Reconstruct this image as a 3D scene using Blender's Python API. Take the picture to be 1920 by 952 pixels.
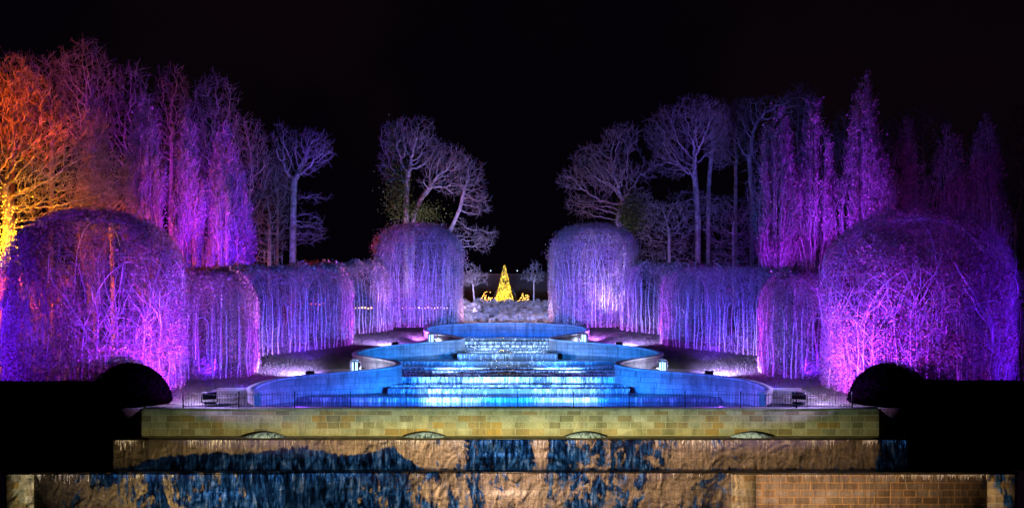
import bpy, math, random
import numpy as np
from mathutils import Vector, noise as mnoise

# ------------------------------------------------------------------ clear
for o in list(bpy.data.objects):
    bpy.data.objects.remove(o)
S = bpy.context.scene
COL = S.collection
R = math.radians
F = 1575.0          # focal length in pixels of the 1920 px photograph
CZ = 4.43           # camera height above the terrace
CX, CY = 941.0, 610.0
XO = -0.45

# ------------------------------------------------------------------ camera
cam = bpy.data.cameras.new('camera'); camo = bpy.data.objects.new('camera', cam); COL.objects.link(camo)
camo.location = (XO, 0, CZ); camo.rotation_euler = (R(90), 0, 0)
cam.sensor_width = 36; cam.lens = 36 * F / 1920
cam.shift_x = (960 - CX) / 1920; cam.shift_y = (CY - 476) / 1920
cam.clip_start = .1; cam.clip_end = 2000
S.camera = camo

# ------------------------------------------------------------------ night sky
W = bpy.data.worlds.new('World'); S.world = W; W.use_nodes = True
wn = W.node_tree.nodes; wl = W.node_tree.links
bg = wn['Background']
wtc = wn.new('ShaderNodeTexCoord'); wns = wn.new('ShaderNodeTexNoise'); wns.inputs['Scale'].default_value = 2.2; wns.inputs['Detail'].default_value = 5
wr = wn.new('ShaderNodeValToRGB')
wr.color_ramp.elements[0].position = .45; wr.color_ramp.elements[0].color = (.0010, .0005, .0016, 1)
wr.color_ramp.elements[1].position = .75; wr.color_ramp.elements[1].color = (.0045, .0018, .0032, 1)
wl.new(wtc.outputs['Generated'], wns.inputs['Vector']); wl.new(wns.outputs['Fac'], wr.inputs['Fac']); wl.new(wr.outputs['Color'], bg.inputs['Color'])
bg.inputs['Strength'].default_value = 1.0
S.view_settings.view_transform = 'Standard'; S.view_settings.look = 'None'
S.view_settings.exposure = 0; S.view_settings.gamma = 1
S.render.engine = 'CYCLES'

# ------------------------------------------------------------------ helpers
def zg(D):
    return .094 * (D - 45) + .1

def at(px, py, D):
    return Vector(((px - CX) * D / F + XO, D, CZ - (py - CY) * D / F))

# the lamps of the floodlighting: some at fixtures or behind hedges, others added in open air
VIO = (.115, .008, 1.05); MAG = (1.0, .03, .75); PUR = (.38, .014, 1.15); LIL = (.24, .03, 1.1)
BLU = (.006, .13, 1.0); CYA = (.012, .22, 1.0); WHI = (.42, .27, 1.2); GRY = (.56, .42, 1.0); ICE = (.34, .55, 1.0); ORA = (1.0, .15, .0); RED = (1.0, .055, .0)
def spot(p, t, col, pw, ang=80, blend=.8, rad=.12):
    l = bpy.data.lights.new('floodlight_lamp', 'SPOT'); l.energy = pw * 1000; l.color = col
    l.spot_size = R(ang); l.spot_blend = blend; l.shadow_soft_size = rad
    o = bpy.data.objects.new('floodlight_lamp', l); COL.objects.link(o)
    p = Vector(p); t = Vector(t); o.location = p
    o.rotation_euler = (t - p).to_track_quat('-Z', 'Y').to_euler()
    return o
def point(p, col, pw, rad=.1):  # unseen point lamps, most of them away from the pools
    l = bpy.data.lights.new('point_lamp', 'POINT'); l.energy = pw * 1000; l.color = col; l.shadow_soft_size = rad
    o = bpy.data.objects.new('point_lamp', l); COL.objects.link(o); o.location = p
    return o

for s in (-1, 1):
    # front domes
    spot((s*17.2, 45.75, .6), (s*23.6, 49, 4.6), (1.0, .03, .85), 2.9, 100)
    spot((s*16.4, 46.6, .9), (s*20.5, 49.5, 2.0), (1.0, .12, .8), .4, 80)
    spot((s*17.0, 45.7, .6), (s*24.2, 50, 7.0), VIO, 14, 105)
    spot((s*31.5, 43.2, 1.9), (s*26, 50, 6.5), VIO, 7, 100)
    # near tunnels: low floods at the outside of the basin walls
    spot((s*15.2, 50.0, .8), (s*18.8, 54.3, 3.0), VIO, 2.6, 85)
    spot((s*12.6, 60.6, 2.2), (s*16.9, 56.6, 4.6), (.52, .03, 1.1), 17, 90)
    spot((s*12.9, 55.05, 1.7), (s*14.6, 57.4, .5), WHI, 26, 84)
    spot((s*13.6, 61.5, 2.4), (s*17.6, 68, 5.2), VIO, 8.5, 72)
    spot((s*9.4, 77.2, 3.8), (s*13.5, 73.4, 6.8), (.52, .03, 1.1), 17, 90)
    spot((s*9.3, 72.2, 3.2), (s*13.6, 83, 5.8), LIL, 7, 90)
    spot((s*9.5, 71.7, 3.3), (s*11.0, 74.2, 2.1), WHI, 17, 84)
    spot((s*8.2, 77.5, 3.4), (s*9.2, 88, 6.0), (.44, .11, 1.1), 9, 80)
    spot((s*8.2, 77.0, 3.4), (s*9.2, 88, 11.5), VIO, 15, 70)
    spot((s*2.6, 89.8, 4.4), (s*5.6, 90, 9), (1.0, .42, .75), 2.6, 110)
    # inside of the tunnels
    point((s*20.5, 57.5, 1.6), VIO, .5); point((s*17.5, 71, 3.0), VIO, .6); point((s*24.4, 51, 1.5), PUR, .8)
    # blue light on the water and the inner faces of the basin
    spot((s*3.5, 46.8, .55), (s*12.5, 54, .7), BLU, 10, 140)
    spot((s*2.0, 47.2, .4), (s*3.5, 60, .9), CYA, 15, 105)
    spot((s*5.0, 47.0, .4), (s*2.6, 56.5, .5), ICE, 15, 48)
    spot((s*2.5, 62.0, 2.0), (s*9.5, 68.5, 1.7), CYA, 6.5, 130)
    spot((s*6.0, 58.0, 1.8), (s*1.2, 67, 1.7), ICE, 7.0, 46)
    spot((s*2.0, 79.0, 3.75), (s*4.0, 88, 3.9), BLU, 5.5, 160)
    spot((s*2.8, 70.0, 3.1), (s*.5, 77, 3.0), ICE, 2.2, 90)
    spot((s*4.5, 79.0, 3.9), (s*7.0, 83, 3.9), BLU, .9, 140)
    point((s*12.2, 48.6, .45), (.22, .05, 1.0), .35)
    point((s*17.6, 46.8, 1.7), (.50, .36, 1.0), .9)  # unseen lamp added to brighten the terrace paving
    point((s*16.3, 50.0, 1.9), (.2, .22, 1.0), .16)
spot((-8.5, 64.5, 2.6), (-18.6, 57.0, 7.3), (1.0, .38, .75), 22, 32)
spot((-6.0, 78.5, 4.2), (-15.0, 75.0, 9.8), (1.0, .38, .75), 16, 36)
spot((-4.5, 82, 4.3), (-12.5, 84.5, 9.5), (1.0, .42, .7), 9, 40)
# lanterns' own light is in their builder
# trees behind
spot((-27.0, 70.5, 6), (-33, 77, 24), PUR, 20, 58)
spot((-25.5, 71.0, 6), (-27.5, 77, 24), (.30, .02, 1.0), 12, 62)
spot((-24.0, 72, 6), (-23.0, 78, 20), (.24, .03, 1.0), 9, 70)
spot((-36, 80, 9), (-38, 90, 28), PUR, 18, 90)
spot((-24, 72, 4), (-26, 88, 22), VIO, 26, 70)
spot((-44, 50, 2), (-35, 64, 9), ORA, 90, 110)
spot((-33, 53, 6), (-34, 65, 13), RED, 75, 110)
spot((24.8, 71.0, 6), (25, 77, 22), (.30, .02, 1.0), 11, 80)
spot((28.0, 70, 7), (31, 76, 24), (.27, .02, 1.0), 22, 60)
spot((32, 62, 3), (34, 78, 14), (.75, .05, .7), 3.5, 80)
spot((36, 64, 3), (39, 78, 14), VIO, 3.2, 70)
spot((18, 84, 5), (19, 100, 22), (.30, .15, 1.0), 17, 75)
spot((11, 91, 5), (13, 101, 18), GRY, 14, 85)
spot((-9, 95.5, 6), (-10, 103, 19), GRY, 10, 110)
spot((-3.5, 94, 6), (-5, 103, 15), GRY, 5.5, 90)
spot((-20, 86, 5), (-24, 98, 18), WHI, 5.5, 65)
spot((28, 86, 5), (30, 100, 24), VIO, 5, 80)
# planting behind the basin: lamps added in mid-air, without fixtures
spot((-4.4, 87.5, 6.6), (1.0, 97, 5.6), (.80, .60, 1.0), 1.8, 100)
spot((4.4, 87.5, 6.6), (-1.0, 97, 5.6), (.80, .60, 1.0), 1.8, 100)

# ------------------------------------------------------------------ node helpers
class NT:
    def __init__(s, tree): s.t = tree
    def n(s, kind, **kw):
        nd = s.t.nodes.new(kind)
        for k, v in kw.items():
            if k in nd.inputs: nd.inputs[k].default_value = v
            else: setattr(nd, k, v)
        return nd
    def l(s, a, b): s.t.links.new(a, b)
    def val(s, sock, v):
        if isinstance(v, (int, float)): sock.default_value = v
        else: s.l(v, sock)
    def m(s, op, a, b=0, c=None, clamp=False):
        nd = s.t.nodes.new('ShaderNodeMath'); nd.operation = op; nd.use_clamp = clamp
        s.val(nd.inputs[0], a); s.val(nd.inputs[1], b)
        if c is not None: s.val(nd.inputs[2], c)
        return nd.outputs[0]
    def ramp(s, fac, stops, interp='LINEAR'):
        nd = s.t.nodes.new('ShaderNodeValToRGB'); cr = nd.color_ramp; cr.interpolation = interp
        while len(cr.elements) < len(stops): cr.elements.new(.5)
        for e, (p, c) in zip(cr.elements, stops):
            e.position = p; e.color = (c, c, c, 1) if isinstance(c, (int, float)) else (*c, 1)
        s.val(nd.inputs[0], fac)
        return nd.outputs[0]
    def mix(s, f, a, b, blend='MIX'):
        nd = s.t.nodes.new('ShaderNodeMix'); nd.data_type = 'RGBA'; nd.blend_type = blend
        s.val(nd.inputs[0], f)
        for i, v in ((6, a), (7, b)):
            if isinstance(v, tuple): nd.inputs[i].default_value = (*v, 1)
            else: s.l(v, nd.inputs[i])
        return nd.outputs[2]
    def noise(s, vec, scale, detail=3, rough=.5, dist=0):
        nd = s.n('ShaderNodeTexNoise', Scale=scale, Detail=detail, Roughness=rough, Distortion=dist)
        if vec is not None: s.l(vec, nd.inputs['Vector'])
        return nd.outputs['Fac']
    def mapping(s, vec, scale=(1, 1, 1), loc=(0, 0, 0), rot=(0, 0, 0)):
        nd = s.t.nodes.new('ShaderNodeMapping'); s.l(vec, nd.inputs[0])
        nd.inputs['Scale'].default_value = scale; nd.inputs['Location'].default_value = loc; nd.inputs['Rotation'].default_value = rot
        return nd.outputs[0]

MATS = {}
def mat(name):
    m = bpy.data.materials.new(name); m.use_nodes = True
    t = NT(m.node_tree); p = m.node_tree.nodes['Principled BSDF']
    MATS[name] = m
    pos = t.n('ShaderNodeNewGeometry').outputs['Position']
    return m, t, p, pos
def simple(name, c1, c2=None, rough=.8, scale=4, metal=0, bump=0, spec=.3):
    m, t, p, pos = mat(name)
    if c2:
        f = t.noise(pos, scale, 4)
        t.l(t.ramp(f, [(.35, c1), (.65, c2)]), p.inputs['Base Color'])
        if bump:
            b = t.n('ShaderNodeBump', Strength=bump, Distance=.05); t.l(f, b.inputs['Height']); t.l(b.outputs[0], p.inputs['Normal'])
    else: p.inputs['Base Color'].default_value = (*c1, 1)
    p.inputs['Roughness'].default_value = rough; p.inputs['Metallic'].default_value = metal
    p.inputs['Specular IOR Level'].default_value = spec
    return m
def glow(name, col, st):
    m, t, p, pos = mat(name)
    p.inputs['Base Color'].default_value = (*col, 1); p.inputs['Emission Color'].default_value = (*col, 1); p.inputs['Emission Strength'].default_value = st
    return m
M_bark = simple('pale_bark', (.42, .38, .36), (.78, .74, .70), .8, 9)
M_twig = simple('twig_bark', (.015, .012, .012), (.46, .42, .40), .8, 8)
M_treebark = simple('tree_bark', (.22, .19, .17), (.48, .44, .40), .85, 2.5)
M_leaf = simple('dry_beech_leaf', (.10, .05, .045), (.66, .46, .40), .55, 7)
M_leafdark = simple('dark_hedge_leaf', (.0002, .0003, .0002), (.0007, .0008, .0005), 1.0, 3, spec=0)  # near-black colour stands in for the hedges being unlit
M_ivy = simple('ivy_leaf', (.03, .06, .008), (.10, .16, .02), .5, 3)
M_steel = simple('galvanised_steel', (.35, .36, .38), None, .45, metal=.6)
M_foam = simple('white_water', (.75, .76, .78), None, .4)
M_black = simple('black_iron', (.012, .012, .014), None, .45)
M_grass = simple('grass_blade', (.035, .06, .02), (.10, .12, .06), .6, 1.5)
M_tuft = simple('pale_ornamental_grass', (.30, .28, .26), (.62, .58, .55), .7, 2)
M_conifer = simple('conifer_needle', (.05, .09, .015), (.16, .20, .03), .6, 3)
M_warm = glow('warm_fairy_light', (1.0, .50, .10), 9)
M_gold = glow('golden_bulb', (1.0, .62, .04), 3.5)
M_tube = glow('cool_light_tube', (.35, .60, 1.0), 3)
M_lampb = glow('lamp_bulb', (.8, .85, 1), 1.2)
M_redb = glow('red_orange_bulb', (1.0, .12, .02), 6)

M_fine = simple('fine_tree_twig', (.12, .10, .09), (.34, .31, .29), .85, 1.2)
# lawn
m, t, p, pos = mat('lawn'); M_lawn = m
a = t.noise(pos, 1.3, 5, .6); b = t.noise(pos, 26, 3, .7)
c = t.mix(t.m('MULTIPLY', b, 1.0), t.ramp(a, [(.35, (.022, .032, .016)), (.65, (.07, .08, .042))]), (.15, .15, .10))
t.l(c, p.inputs['Base Color']); p.inputs['Roughness'].default_value = .75
bp = t.n('ShaderNodeBump', Strength=.9, Distance=.06); t.l(b, bp.inputs['Height']); t.l(bp.outputs[0], p.inputs['Normal'])
# paving
m, t, p, pos = mat('paving'); M_pave = m
br = t.n('ShaderNodeTexBrick', Scale=1.0); br.inputs['Brick Width'].default_value = .9; br.inputs['Row Height'].default_value = .6; br.inputs['Mortar Size'].default_value = .012
br.inputs['Color1'].default_value = (.30, .28, .24, 1); br.inputs['Color2'].default_value = (.38, .35, .30, 1); br.inputs['Mortar'].default_value = (.12, .11, .1, 1)
t.l(pos, br.inputs['Vector'])
t.l(t.mix(t.noise(pos, 3, 5), br.outputs['Color'], (.20, .19, .17)), p.inputs['Base Color']); p.inputs['Roughness'].default_value = .45
# gravel bed
M_gravel = simple('gravel', (.18, .16, .14), (.48, .44, .40), .9, 7, bump=1.0)
M_soil = simple('soil', (.05, .04, .035), (.12, .10, .09), .9, 5, bump=.8)
# basin stone (rendered pale stone with block joints)
def stone(name, cols, mort, bw, bh, ms, wet, rough=.7, rock=.0, stain=(.10, .11, .07), stain_amt=.5, runs=0):
    m, t, p, pos = mat(name)
    sx = t.n('ShaderNodeSeparateXYZ'); t.l(pos, sx.inputs[0])
    cb = t.n('ShaderNodeCombineXYZ')
    # along the wall: x plus a share of y so that side faces keep their joints
    t.l(t.m('ADD', sx.outputs[0], t.m('MULTIPLY', sx.outputs[1], .73)), cb.inputs[0]); t.l(sx.outputs[2], cb.inputs[1])
    wob = t.n('ShaderNodeTexNoise', Scale=2.5, Detail=2)
    t.l(pos, wob.inputs['Vector'])
    va = t.n('ShaderNodeVectorMath', operation='MULTIPLY_ADD'); t.l(wob.outputs['Color'], va.inputs[0]); va.inputs[1].default_value = (.03, .03, 0); t.l(cb.outputs[0], va.inputs[2])
    br = t.n('ShaderNodeTexBrick', Scale=1.0); br.inputs['Brick Width'].default_value = bw; br.inputs['Row Height'].default_value = bh; br.inputs['Mortar Size'].default_value = ms
    br.inputs['Mortar Smooth'].default_value = .3; br.inputs['Bias'].default_value = 0; br.squash = .8; br.squash_frequency = 3
    br.inputs['Color1'].default_value = (0, 0, 0, 1); br.inputs['Color2'].default_value = (1, 1, 1, 1); br.inputs['Mortar'].default_value = (.5, .5, .5, 1)
    t.l(va.outputs[0], br.inputs['Vector'])
    cc = t.ramp(br.outputs['Color'], cols, 'LINEAR')
    n1 = t.noise(pos, 1.1, 5, .6); n2 = t.noise(pos, 14, 5, .65)
    cc = t.mix(t.ramp(n1, [(.45, 0.0), (.72, stain_amt)]), cc, stain)
    cc = t.mix(t.ramp(n2, [(.42, 0.0), (.70, .6)]), cc, (.08, .07, .05))
    cc = t.mix(t.ramp(t.noise(t.mapping(pos, (2.6, 2.6, .5), (5, 2, 1)), 1.0, 4, .6), [(.50, 0.0), (.68, .55)]), cc, (.07, .065, .045))
    cc = t.mix(br.outputs['Fac'], cc, mort)
    if runs:
        sr = t.noise(t.mapping(pos, (3.2, 3.2, .35)), 1.0, 5, .7)
        cc = t.mix(t.ramp(sr, [(.46, 0.0), (.66, runs)]), cc, (.10, .11, .10))
    if wet:   # lime and water streaks running down
        sm = t.noise(t.mapping(pos, (7, 7, .55)), 1.0, 4, .6)
        cc = t.mix(t.ramp(sm, [(.50, 0.0), (.66, .5)]), cc, (.09, .07, .05))
        sm2 = t.noise(t.mapping(pos, (12, 12, .9), (3, 1, 7)), 1.0, 4, .6)
        cc = t.mix(t.ramp(sm2, [(.60, 0.0), (.70, .55)]), cc, (.62, .60, .55))
    t.l(cc, p.inputs['Base Color']); p.inputs['Roughness'].default_value = rough
    h = t.m('ADD', t.m('MULTIPLY', br.outputs['Fac'], -1.0), t.m('MULTIPLY', n2, .5 + rock))
    bp = t.n('ShaderNodeBump', Strength=.7, Distance=.03 + rock * .06); t.l(h, bp.inputs['Height']); t.l(bp.outputs[0], p.inputs['Normal'])
    return m
M_basin = stone('basin_stone', [(0, (.40, .38, .34)), (1, (.52, .50, .45))], (.16, .16, .15), .9, .36, .014, False, .6, .15, (.20, .22, .20), .6, runs=.5)
M_coping = stone('coping_stone', [(0, (.44, .43, .40)), (1, (.54, .53, .49))], (.2, .2, .18), 1.6, 5, .01, False, .6, 0, (.18, .2, .16), .6)
M_wall1 = stone('sandstone_blocks', [(0, (.50, .30, .08)), (.2, (.26, .22, .14)), (.4, (.54, .46, .28)), (.6, (.36, .36, .28)), (.8, (.60, .55, .42)), (1, (.34, .20, .06))], (.56, .52, .40), .78, .355, .012, False, .8, .1, (.16, .17, .10), .7)
M_wall2 = stone('wet_sandstone', [(0, (.42, .35, .27)), (1, (.52, .44, .34))], (.28, .2, .12), 1.1, .5, .006, True, .35)
M_wall3 = stone('rough_sandstone', [(0, (.30, .20, .13)), (.5, (.38, .29, .22)), (1, (.50, .42, .36))], (.62, .38, .17), .82, .36, .03, True, .35, .5)
M_ledge = simple('wet_dark_ledge', (.03, .028, .02), (.07, .06, .045), .3, 3)
# foam streaked falling water and moving water tops
def falls(name, lo, hi, density, zs=.9):
    m, t, p, pos = mat(name)
    s1 = t.noise(t.mapping(pos, (5.5, 2.2, zs)), 1.0, 5, .65, .4)
    s2 = t.noise(t.mapping(pos, (17, 5, 2.2 * zs)), 1.0, 4, .7, .3)
    big = t.noise(pos, .55, 3)
    f = t.m('ADD', t.m('MULTIPLY', s1, .55), t.m('ADD', t.m('MULTIPLY', s2, .35), t.m('MULTIPLY', big, .30)))
    k = t.ramp(f, [(density, 0.0), (density + .055, .30), (density + .13, 1.0)])
    t.l(t.mix(k, lo, hi), p.inputs['Base Color'])
    t.l(t.ramp(k, [(0, .12), (1, .6)]), p.inputs['Roughness'])
    bp = t.n('ShaderNodeBump', Strength=.8, Distance=.06); t.l(f, bp.inputs['Height']); t.l(bp.outputs[0], p.inputs['Normal'])
    return m
M_dome = falls('welling_water', (.02, .04, .09), (.45, .58, .85), .52)  # blue of the projected light is put into this water colour
M_falls = falls('falling_water', (.08, .11, .14), (.85, .88, .9), .54)
M_falls_thin = falls('thin_falling_water', (.12, .15, .17), (.85, .88, .9), .60)
def watertop(name, foam):
    m, t, p, pos = mat(name)
    s1 = t.noise(t.mapping(pos, (3.5, 1.2, 1)), 1.0, 6, .7, .6); big = t.noise(pos, .5, 2)
    f = t.m('ADD', t.m('MULTIPLY', s1, .7), t.m('MULTIPLY', big, .3))
    k = t.ramp(f, [(foam, 0.0), (foam + .10, 1.0)])
    t.l(t.mix(k, (.012, .020, .03), (.75, .78, .8)), p.inputs['Base Color'])
    t.l(t.ramp(k, [(0, .07), (1, .6)]), p.inputs['Roughness'])
    n = t.noise(t.mapping(pos, (2.2, 5, 1)), 1.5, 4, .6)
    bp = t.n('ShaderNodeBump', Strength=.55, Distance=.10); t.l(n, bp.inputs['Height']); t.l(bp.outputs[0], p.inputs['Normal'])
    return m
M_wtop = watertop('running_water', .55)
M_wpool = watertop('pool_water', .60)
m, t, p, pos = mat('lantern_glass'); M_glass = m
p.inputs['Base Color'].default_value = (.8, .9, 1, 1); p.inputs['Transmission Weight'].default_value = 1; p.inputs['Roughness'].default_value = .12; p.inputs['IOR'].default_value = 1.2
M_wallfar = stone('old_brick', [(0, (.08, .03, .02)), (1, (.12, .05, .03))], (.14, .1, .08), .45, .15, .012, False, .9)

# ------------------------------------------------------------------ mesh builders (numpy)
rng = np.random.default_rng(7)
def mesh_np(name, V, Q, material, parent=None, smooth=False):
    V = np.asarray(V, np.float32).reshape(-1, 3); Q = np.asarray(Q, np.int32)
    me = bpy.data.meshes.new(name)
    me.vertices.add(len(V)); me.vertices.foreach_set('co', V.ravel())
    k = Q.shape[1]
    me.loops.add(Q.size); me.loops.foreach_set('vertex_index', Q.ravel())
    me.polygons.add(len(Q)); me.polygons.foreach_set('loop_start', np.arange(0, Q.size, k, dtype=np.int32))
    me.update(calc_edges=True); me.validate()
    if smooth: me.polygons.foreach_set('use_smooth', np.ones(len(me.polygons), bool))
    me.materials.append(material)
    o = bpy.data.objects.new(name, me); COL.objects.link(o)
    if parent is not None:
        o.parent = parent; o.location = -Vector(parent.location)
    return o

def tube_q(P0, P1, r0, r1, k=3):
    """tapered prisms for n segments"""
    P0 = np.asarray(P0, float); P1 = np.asarray(P1, float); n = len(P0)
    d = P1 - P0; L = np.linalg.norm(d, axis=1, keepdims=True); d = d / np.maximum(L, 1e-6)
    up = np.where(np.abs(d[:, 2:3]) > .9, np.array([[1., 0, 0]]), np.array([[0, 0, 1.]]))
    a = np.cross(d, up); a /= np.maximum(np.linalg.norm(a, axis=1, keepdims=True), 1e-6); b = np.cross(d, a)
    r0 = np.broadcast_to(np.asarray(r0, float), (n,)); r1 = np.broadcast_to(np.asarray(r1, float), (n,))
    V = np.zeros((n, 2 * k, 3))
    for i in range(k):
        c, s_ = math.cos(2 * math.pi * i / k), math.sin(2 * math.pi * i / k)
        o = a * c + b * s_
        V[:, i] = P0 + o * r0[:, None]; V[:, k + i] = P1 + o * r1[:, None]
    base = (np.arange(n) * 2 * k)[:, None]
    Q = np.concatenate([base + np.array([[i, (i + 1) % k, k + (i + 1) % k, k + i]]) for i in range(k)], 0)
    return V.reshape(-1, 3), Q
def leaf_q(P, size, rg, flat=None):
    n = len(P)
    a = rg.normal(size=(n, 3)); a /= np.linalg.norm(a, axis=1, keepdims=True)
    c = rg.normal(size=(n, 3)); b = np.cross(a, c); b /= np.linalg.norm(b, axis=1, keepdims=True)
    s = (np.asarray(size) * rg.uniform(.6, 1.3, n))[:, None]
    V = np.stack([P - a * s, P - b * s * .55, P + a * s, P + b * s * .55], 1).reshape(-1, 3)
    Q = (np.arange(n) * 4)[:, None] + np.arange(4)[None]
    return V, Q
class Acc:
    def __init__(s): s.V = []; s.Q = []; s.n = 0
    def add(s, V, Q):
        V = np.asarray(V, float).reshape(-1, 3); s.V.append(V); s.Q.append(np.asarray(Q) + s.n); s.n += len(V); return s
    def box(s, x0, x1, y0, y1, z0, z1):
        V = [(x, y, z) for z in (z0, z1) for y in (y0, y1) for x in (x0, x1)]
        return s.add(V, [(0, 2, 3, 1), (4, 5, 7, 6), (0, 1, 5, 4), (2, 6, 7, 3), (0, 4, 6, 2), (1, 3, 7, 5)])
    def tube(s, P, r, k=6):
        P = np.asarray(P, float); r = np.broadcast_to(np.asarray(r, float), (len(P),))
        return s.add(*tube_q(P[:-1], P[1:], r[:-1], r[1:], k))
    def grid(s, G, closed=False):
        G = np.asarray(G, float); a, b = G.shape[:2]
        q = []
        for i in range(a - 1):
            for j in range(b if closed else b - 1):
                j2 = (j + 1) % b
                q.append((i * b + j, i * b + j2, (i + 1) * b + j2, (i + 1) * b + j))
        return s.add(G, q)
    def split_out(s, name, material, parent, n):
        """every add() held n equal tubes: one object per tube chain"""
        Vs = [v.reshape(n, -1, 3) for v in s.V]; sides = [v.shape[1] // 2 for v in Vs]
        for j in range(n):
            V = []; Q = []; o = 0
            for v, k in zip(Vs, sides):
                V.append(v[j]); Q += [(o + i, o + (i + 1) % k, o + k + (i + 1) % k, o + k + i) for i in range(k)]; o += 2 * k
            mesh_np(name, np.concatenate(V), Q, material, parent, True)
    def out(s, name, material, parent=None, smooth=False):
        return mesh_np(name, np.concatenate(s.V), np.concatenate(s.Q), material, parent, smooth)
def tag(o, label=None, cat=None, group=None, kind=None):
    if label: o['label'] = label
    if cat: o['category'] = cat
    if group: o['group'] = group
    if kind: o['kind'] = kind
    return o
def empty(name, loc):
    o = bpy.data.objects.new(name, None); COL.objects.link(o); o.location = loc; o.empty_display_size = .2
    return o
def copy_tree(o, parent=None):
    c = o.copy(); COL.objects.link(c)
    if parent: c.parent = parent
    for ch in list(o.children): copy_tree(ch, c)
    return c

# ------------------------------------------------------------------ plan of the cascade basin: half width at distance D
CURVE = [(46.35, 13.75), (46.8, 14.1), (47.6, 14.45), (48.7, 14.6), (50.3, 14.4), (51.6, 13.8), (53.1, 12.3), (54.0, 10.7), (55.2, 8.8), (56.4, 7.75), (57.4, 7.35), (58.5, 7.5), (59.8, 8.3),
         (61.0, 9.5), (62.4, 10.8), (63.6, 11.35), (65.6, 11.15), (68, 9.9), (70.2, 7.7), (71.8, 5.2), (73.0, 4.0), (74.3, 3.75), (76, 4.6), (78.0, 6.3),
         (79.6, 7.2), (81.3, 7.6), (83.5, 7.7), (85.7, 7.0), (87.2, 5.6), (88.2, 3.9), (88.8, 1.9), (89.0, 0)]
cd = np.array(CURVE)
def smooth_curve():
    P = np.stack([cd[:, 1], cd[:, 0]], 1)
    out = []
    for i in range(len(P) - 1):
        p0 = P[max(i - 1, 0)]; p1 = P[i]; p2 = P[i + 1]; p3 = P[min(i + 2, len(P) - 1)]
        if i + 2 >= len(P): p3 = np.array([-P[i][0], P[i][1]])
        for t_ in np.linspace(0, 1, 6)[:-1]:
            out.append(.5 * ((2 * p1) + (-p0 + p2) * t_ + (2 * p0 - 5 * p1 + 4 * p2 - p3) * t_ ** 2 + (-p0 + 3 * p1 - 3 * p2 + p3) * t_ ** 3))
    out.append(P[-1]); return np.array(out)
SC = smooth_curve()
def half(D): return float(np.interp(D, SC[:, 1], SC[:, 0]))
halfv = lambda D: np.interp(D, SC[:, 1], SC[:, 0])
POCK = [(10.6, 58.9, 3.0, .62), (7.2, 76.2, 2.6, .6)]
def ground_z(x, D):
    x = np.abs(np.asarray(x, float)); D = np.asarray(D, float)
    z = .094 * (D - 45) + .1
    for (px, pd, r, a) in POCK: z = z - a * np.exp(-(((x - px) / r) ** 2 + ((D - pd) / r) ** 2) ** 1.5)
    # front terrace is level with the wall top
    k = np.clip((D - 45) / 4, 0, 1); z = np.where(D < 49, z * k * (1) , z)
    # bank of planting beyond the basin
    bank = np.clip((D - 91) / 10, 0, 1); z = z + bank * 1.6 * np.exp(-(x / 13) ** 4)
    z = np.where(D > 101, z - (D - 101) * .06 * np.exp(-(x / 13) ** 4) * (D < 130), z)
    return z

# the lawn: one sheet with the basin left out, running to the horizon
acc = Acc()
rows = np.concatenate([np.arange(45.62, 89.0, .45), [89.0]])
tt = np.concatenate([np.linspace(0, 1, 46) ** 1.8 * 45, [70, 130, 400]])
for s in (-1, 1):
    G = []
    for D in rows:
        x = (half(D) + .35) * 1.0 + tt
        z = ground_z(x, D) + np.array([mnoise.noise((a * .4, D * .4, 0)) for a in x]) * .06 * (D > 47)
        G.append(np.stack([x * s, np.full_like(x, D), z], 1))
    acc.grid(np.array(G))
xs = np.concatenate([[-400, -130, -70], np.linspace(-45, 45, 91), [70, 130, 400]])
G = []
for D in np.concatenate([np.arange(89.0, 130, 1.0), [140, 160, 200, 300, 600]]):
    G.append(np.stack([xs, np.full_like(xs, D), ground_z(xs, min(D, 200)) - (.0 if D > 89 else 0)], 1))
acc.grid(np.array(G))
tag(acc.out('lawn', M_lawn, smooth=True), kind='structure')

# terrace paving behind the railing, pool floor and ground below
acc = Acc(); acc.box(-19.75, -14.9, 46.255, 46.9, -.4, .10); acc.box(14.9, 19.75, 46.255, 46.9, -.4, .10)
tag(acc.out('terrace_paving', M_pave), kind='structure')
acc = Acc(); acc.box(-160, 160, -80, 42.6, -5.6, -5.4)
tag(acc.out('lower_pool_water', M_wpool), kind='structure')
acc = Acc(); acc.box(-400, 400, -200, 45.4, -6.2, -5.9)
tag(acc.out('ground', M_soil), kind='structure')

# paths round the outside of the basin necks (paving in the pockets)
for s in (-1, 1):
    for (cx, cyy, r0) in ((10.6, 58.9, 2.3), (7.3, 76.2, 1.9)):
        G = []
        for r in np.linspace(.0, r0, 8):
            a = np.linspace(0, 2 * math.pi, 33)
            x = cx + r * np.cos(a) * 1.25; y = cyy + r * np.sin(a)
            x = np.maximum(x, halfv(y) + .3)
            G.append(np.stack([s * x, y, ground_z(x, y) + .055], 1))
        a_ = Acc(); a_.grid(np.array(G)); tag(a_.out('path', M_pave, smooth=True), kind='structure')

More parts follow.
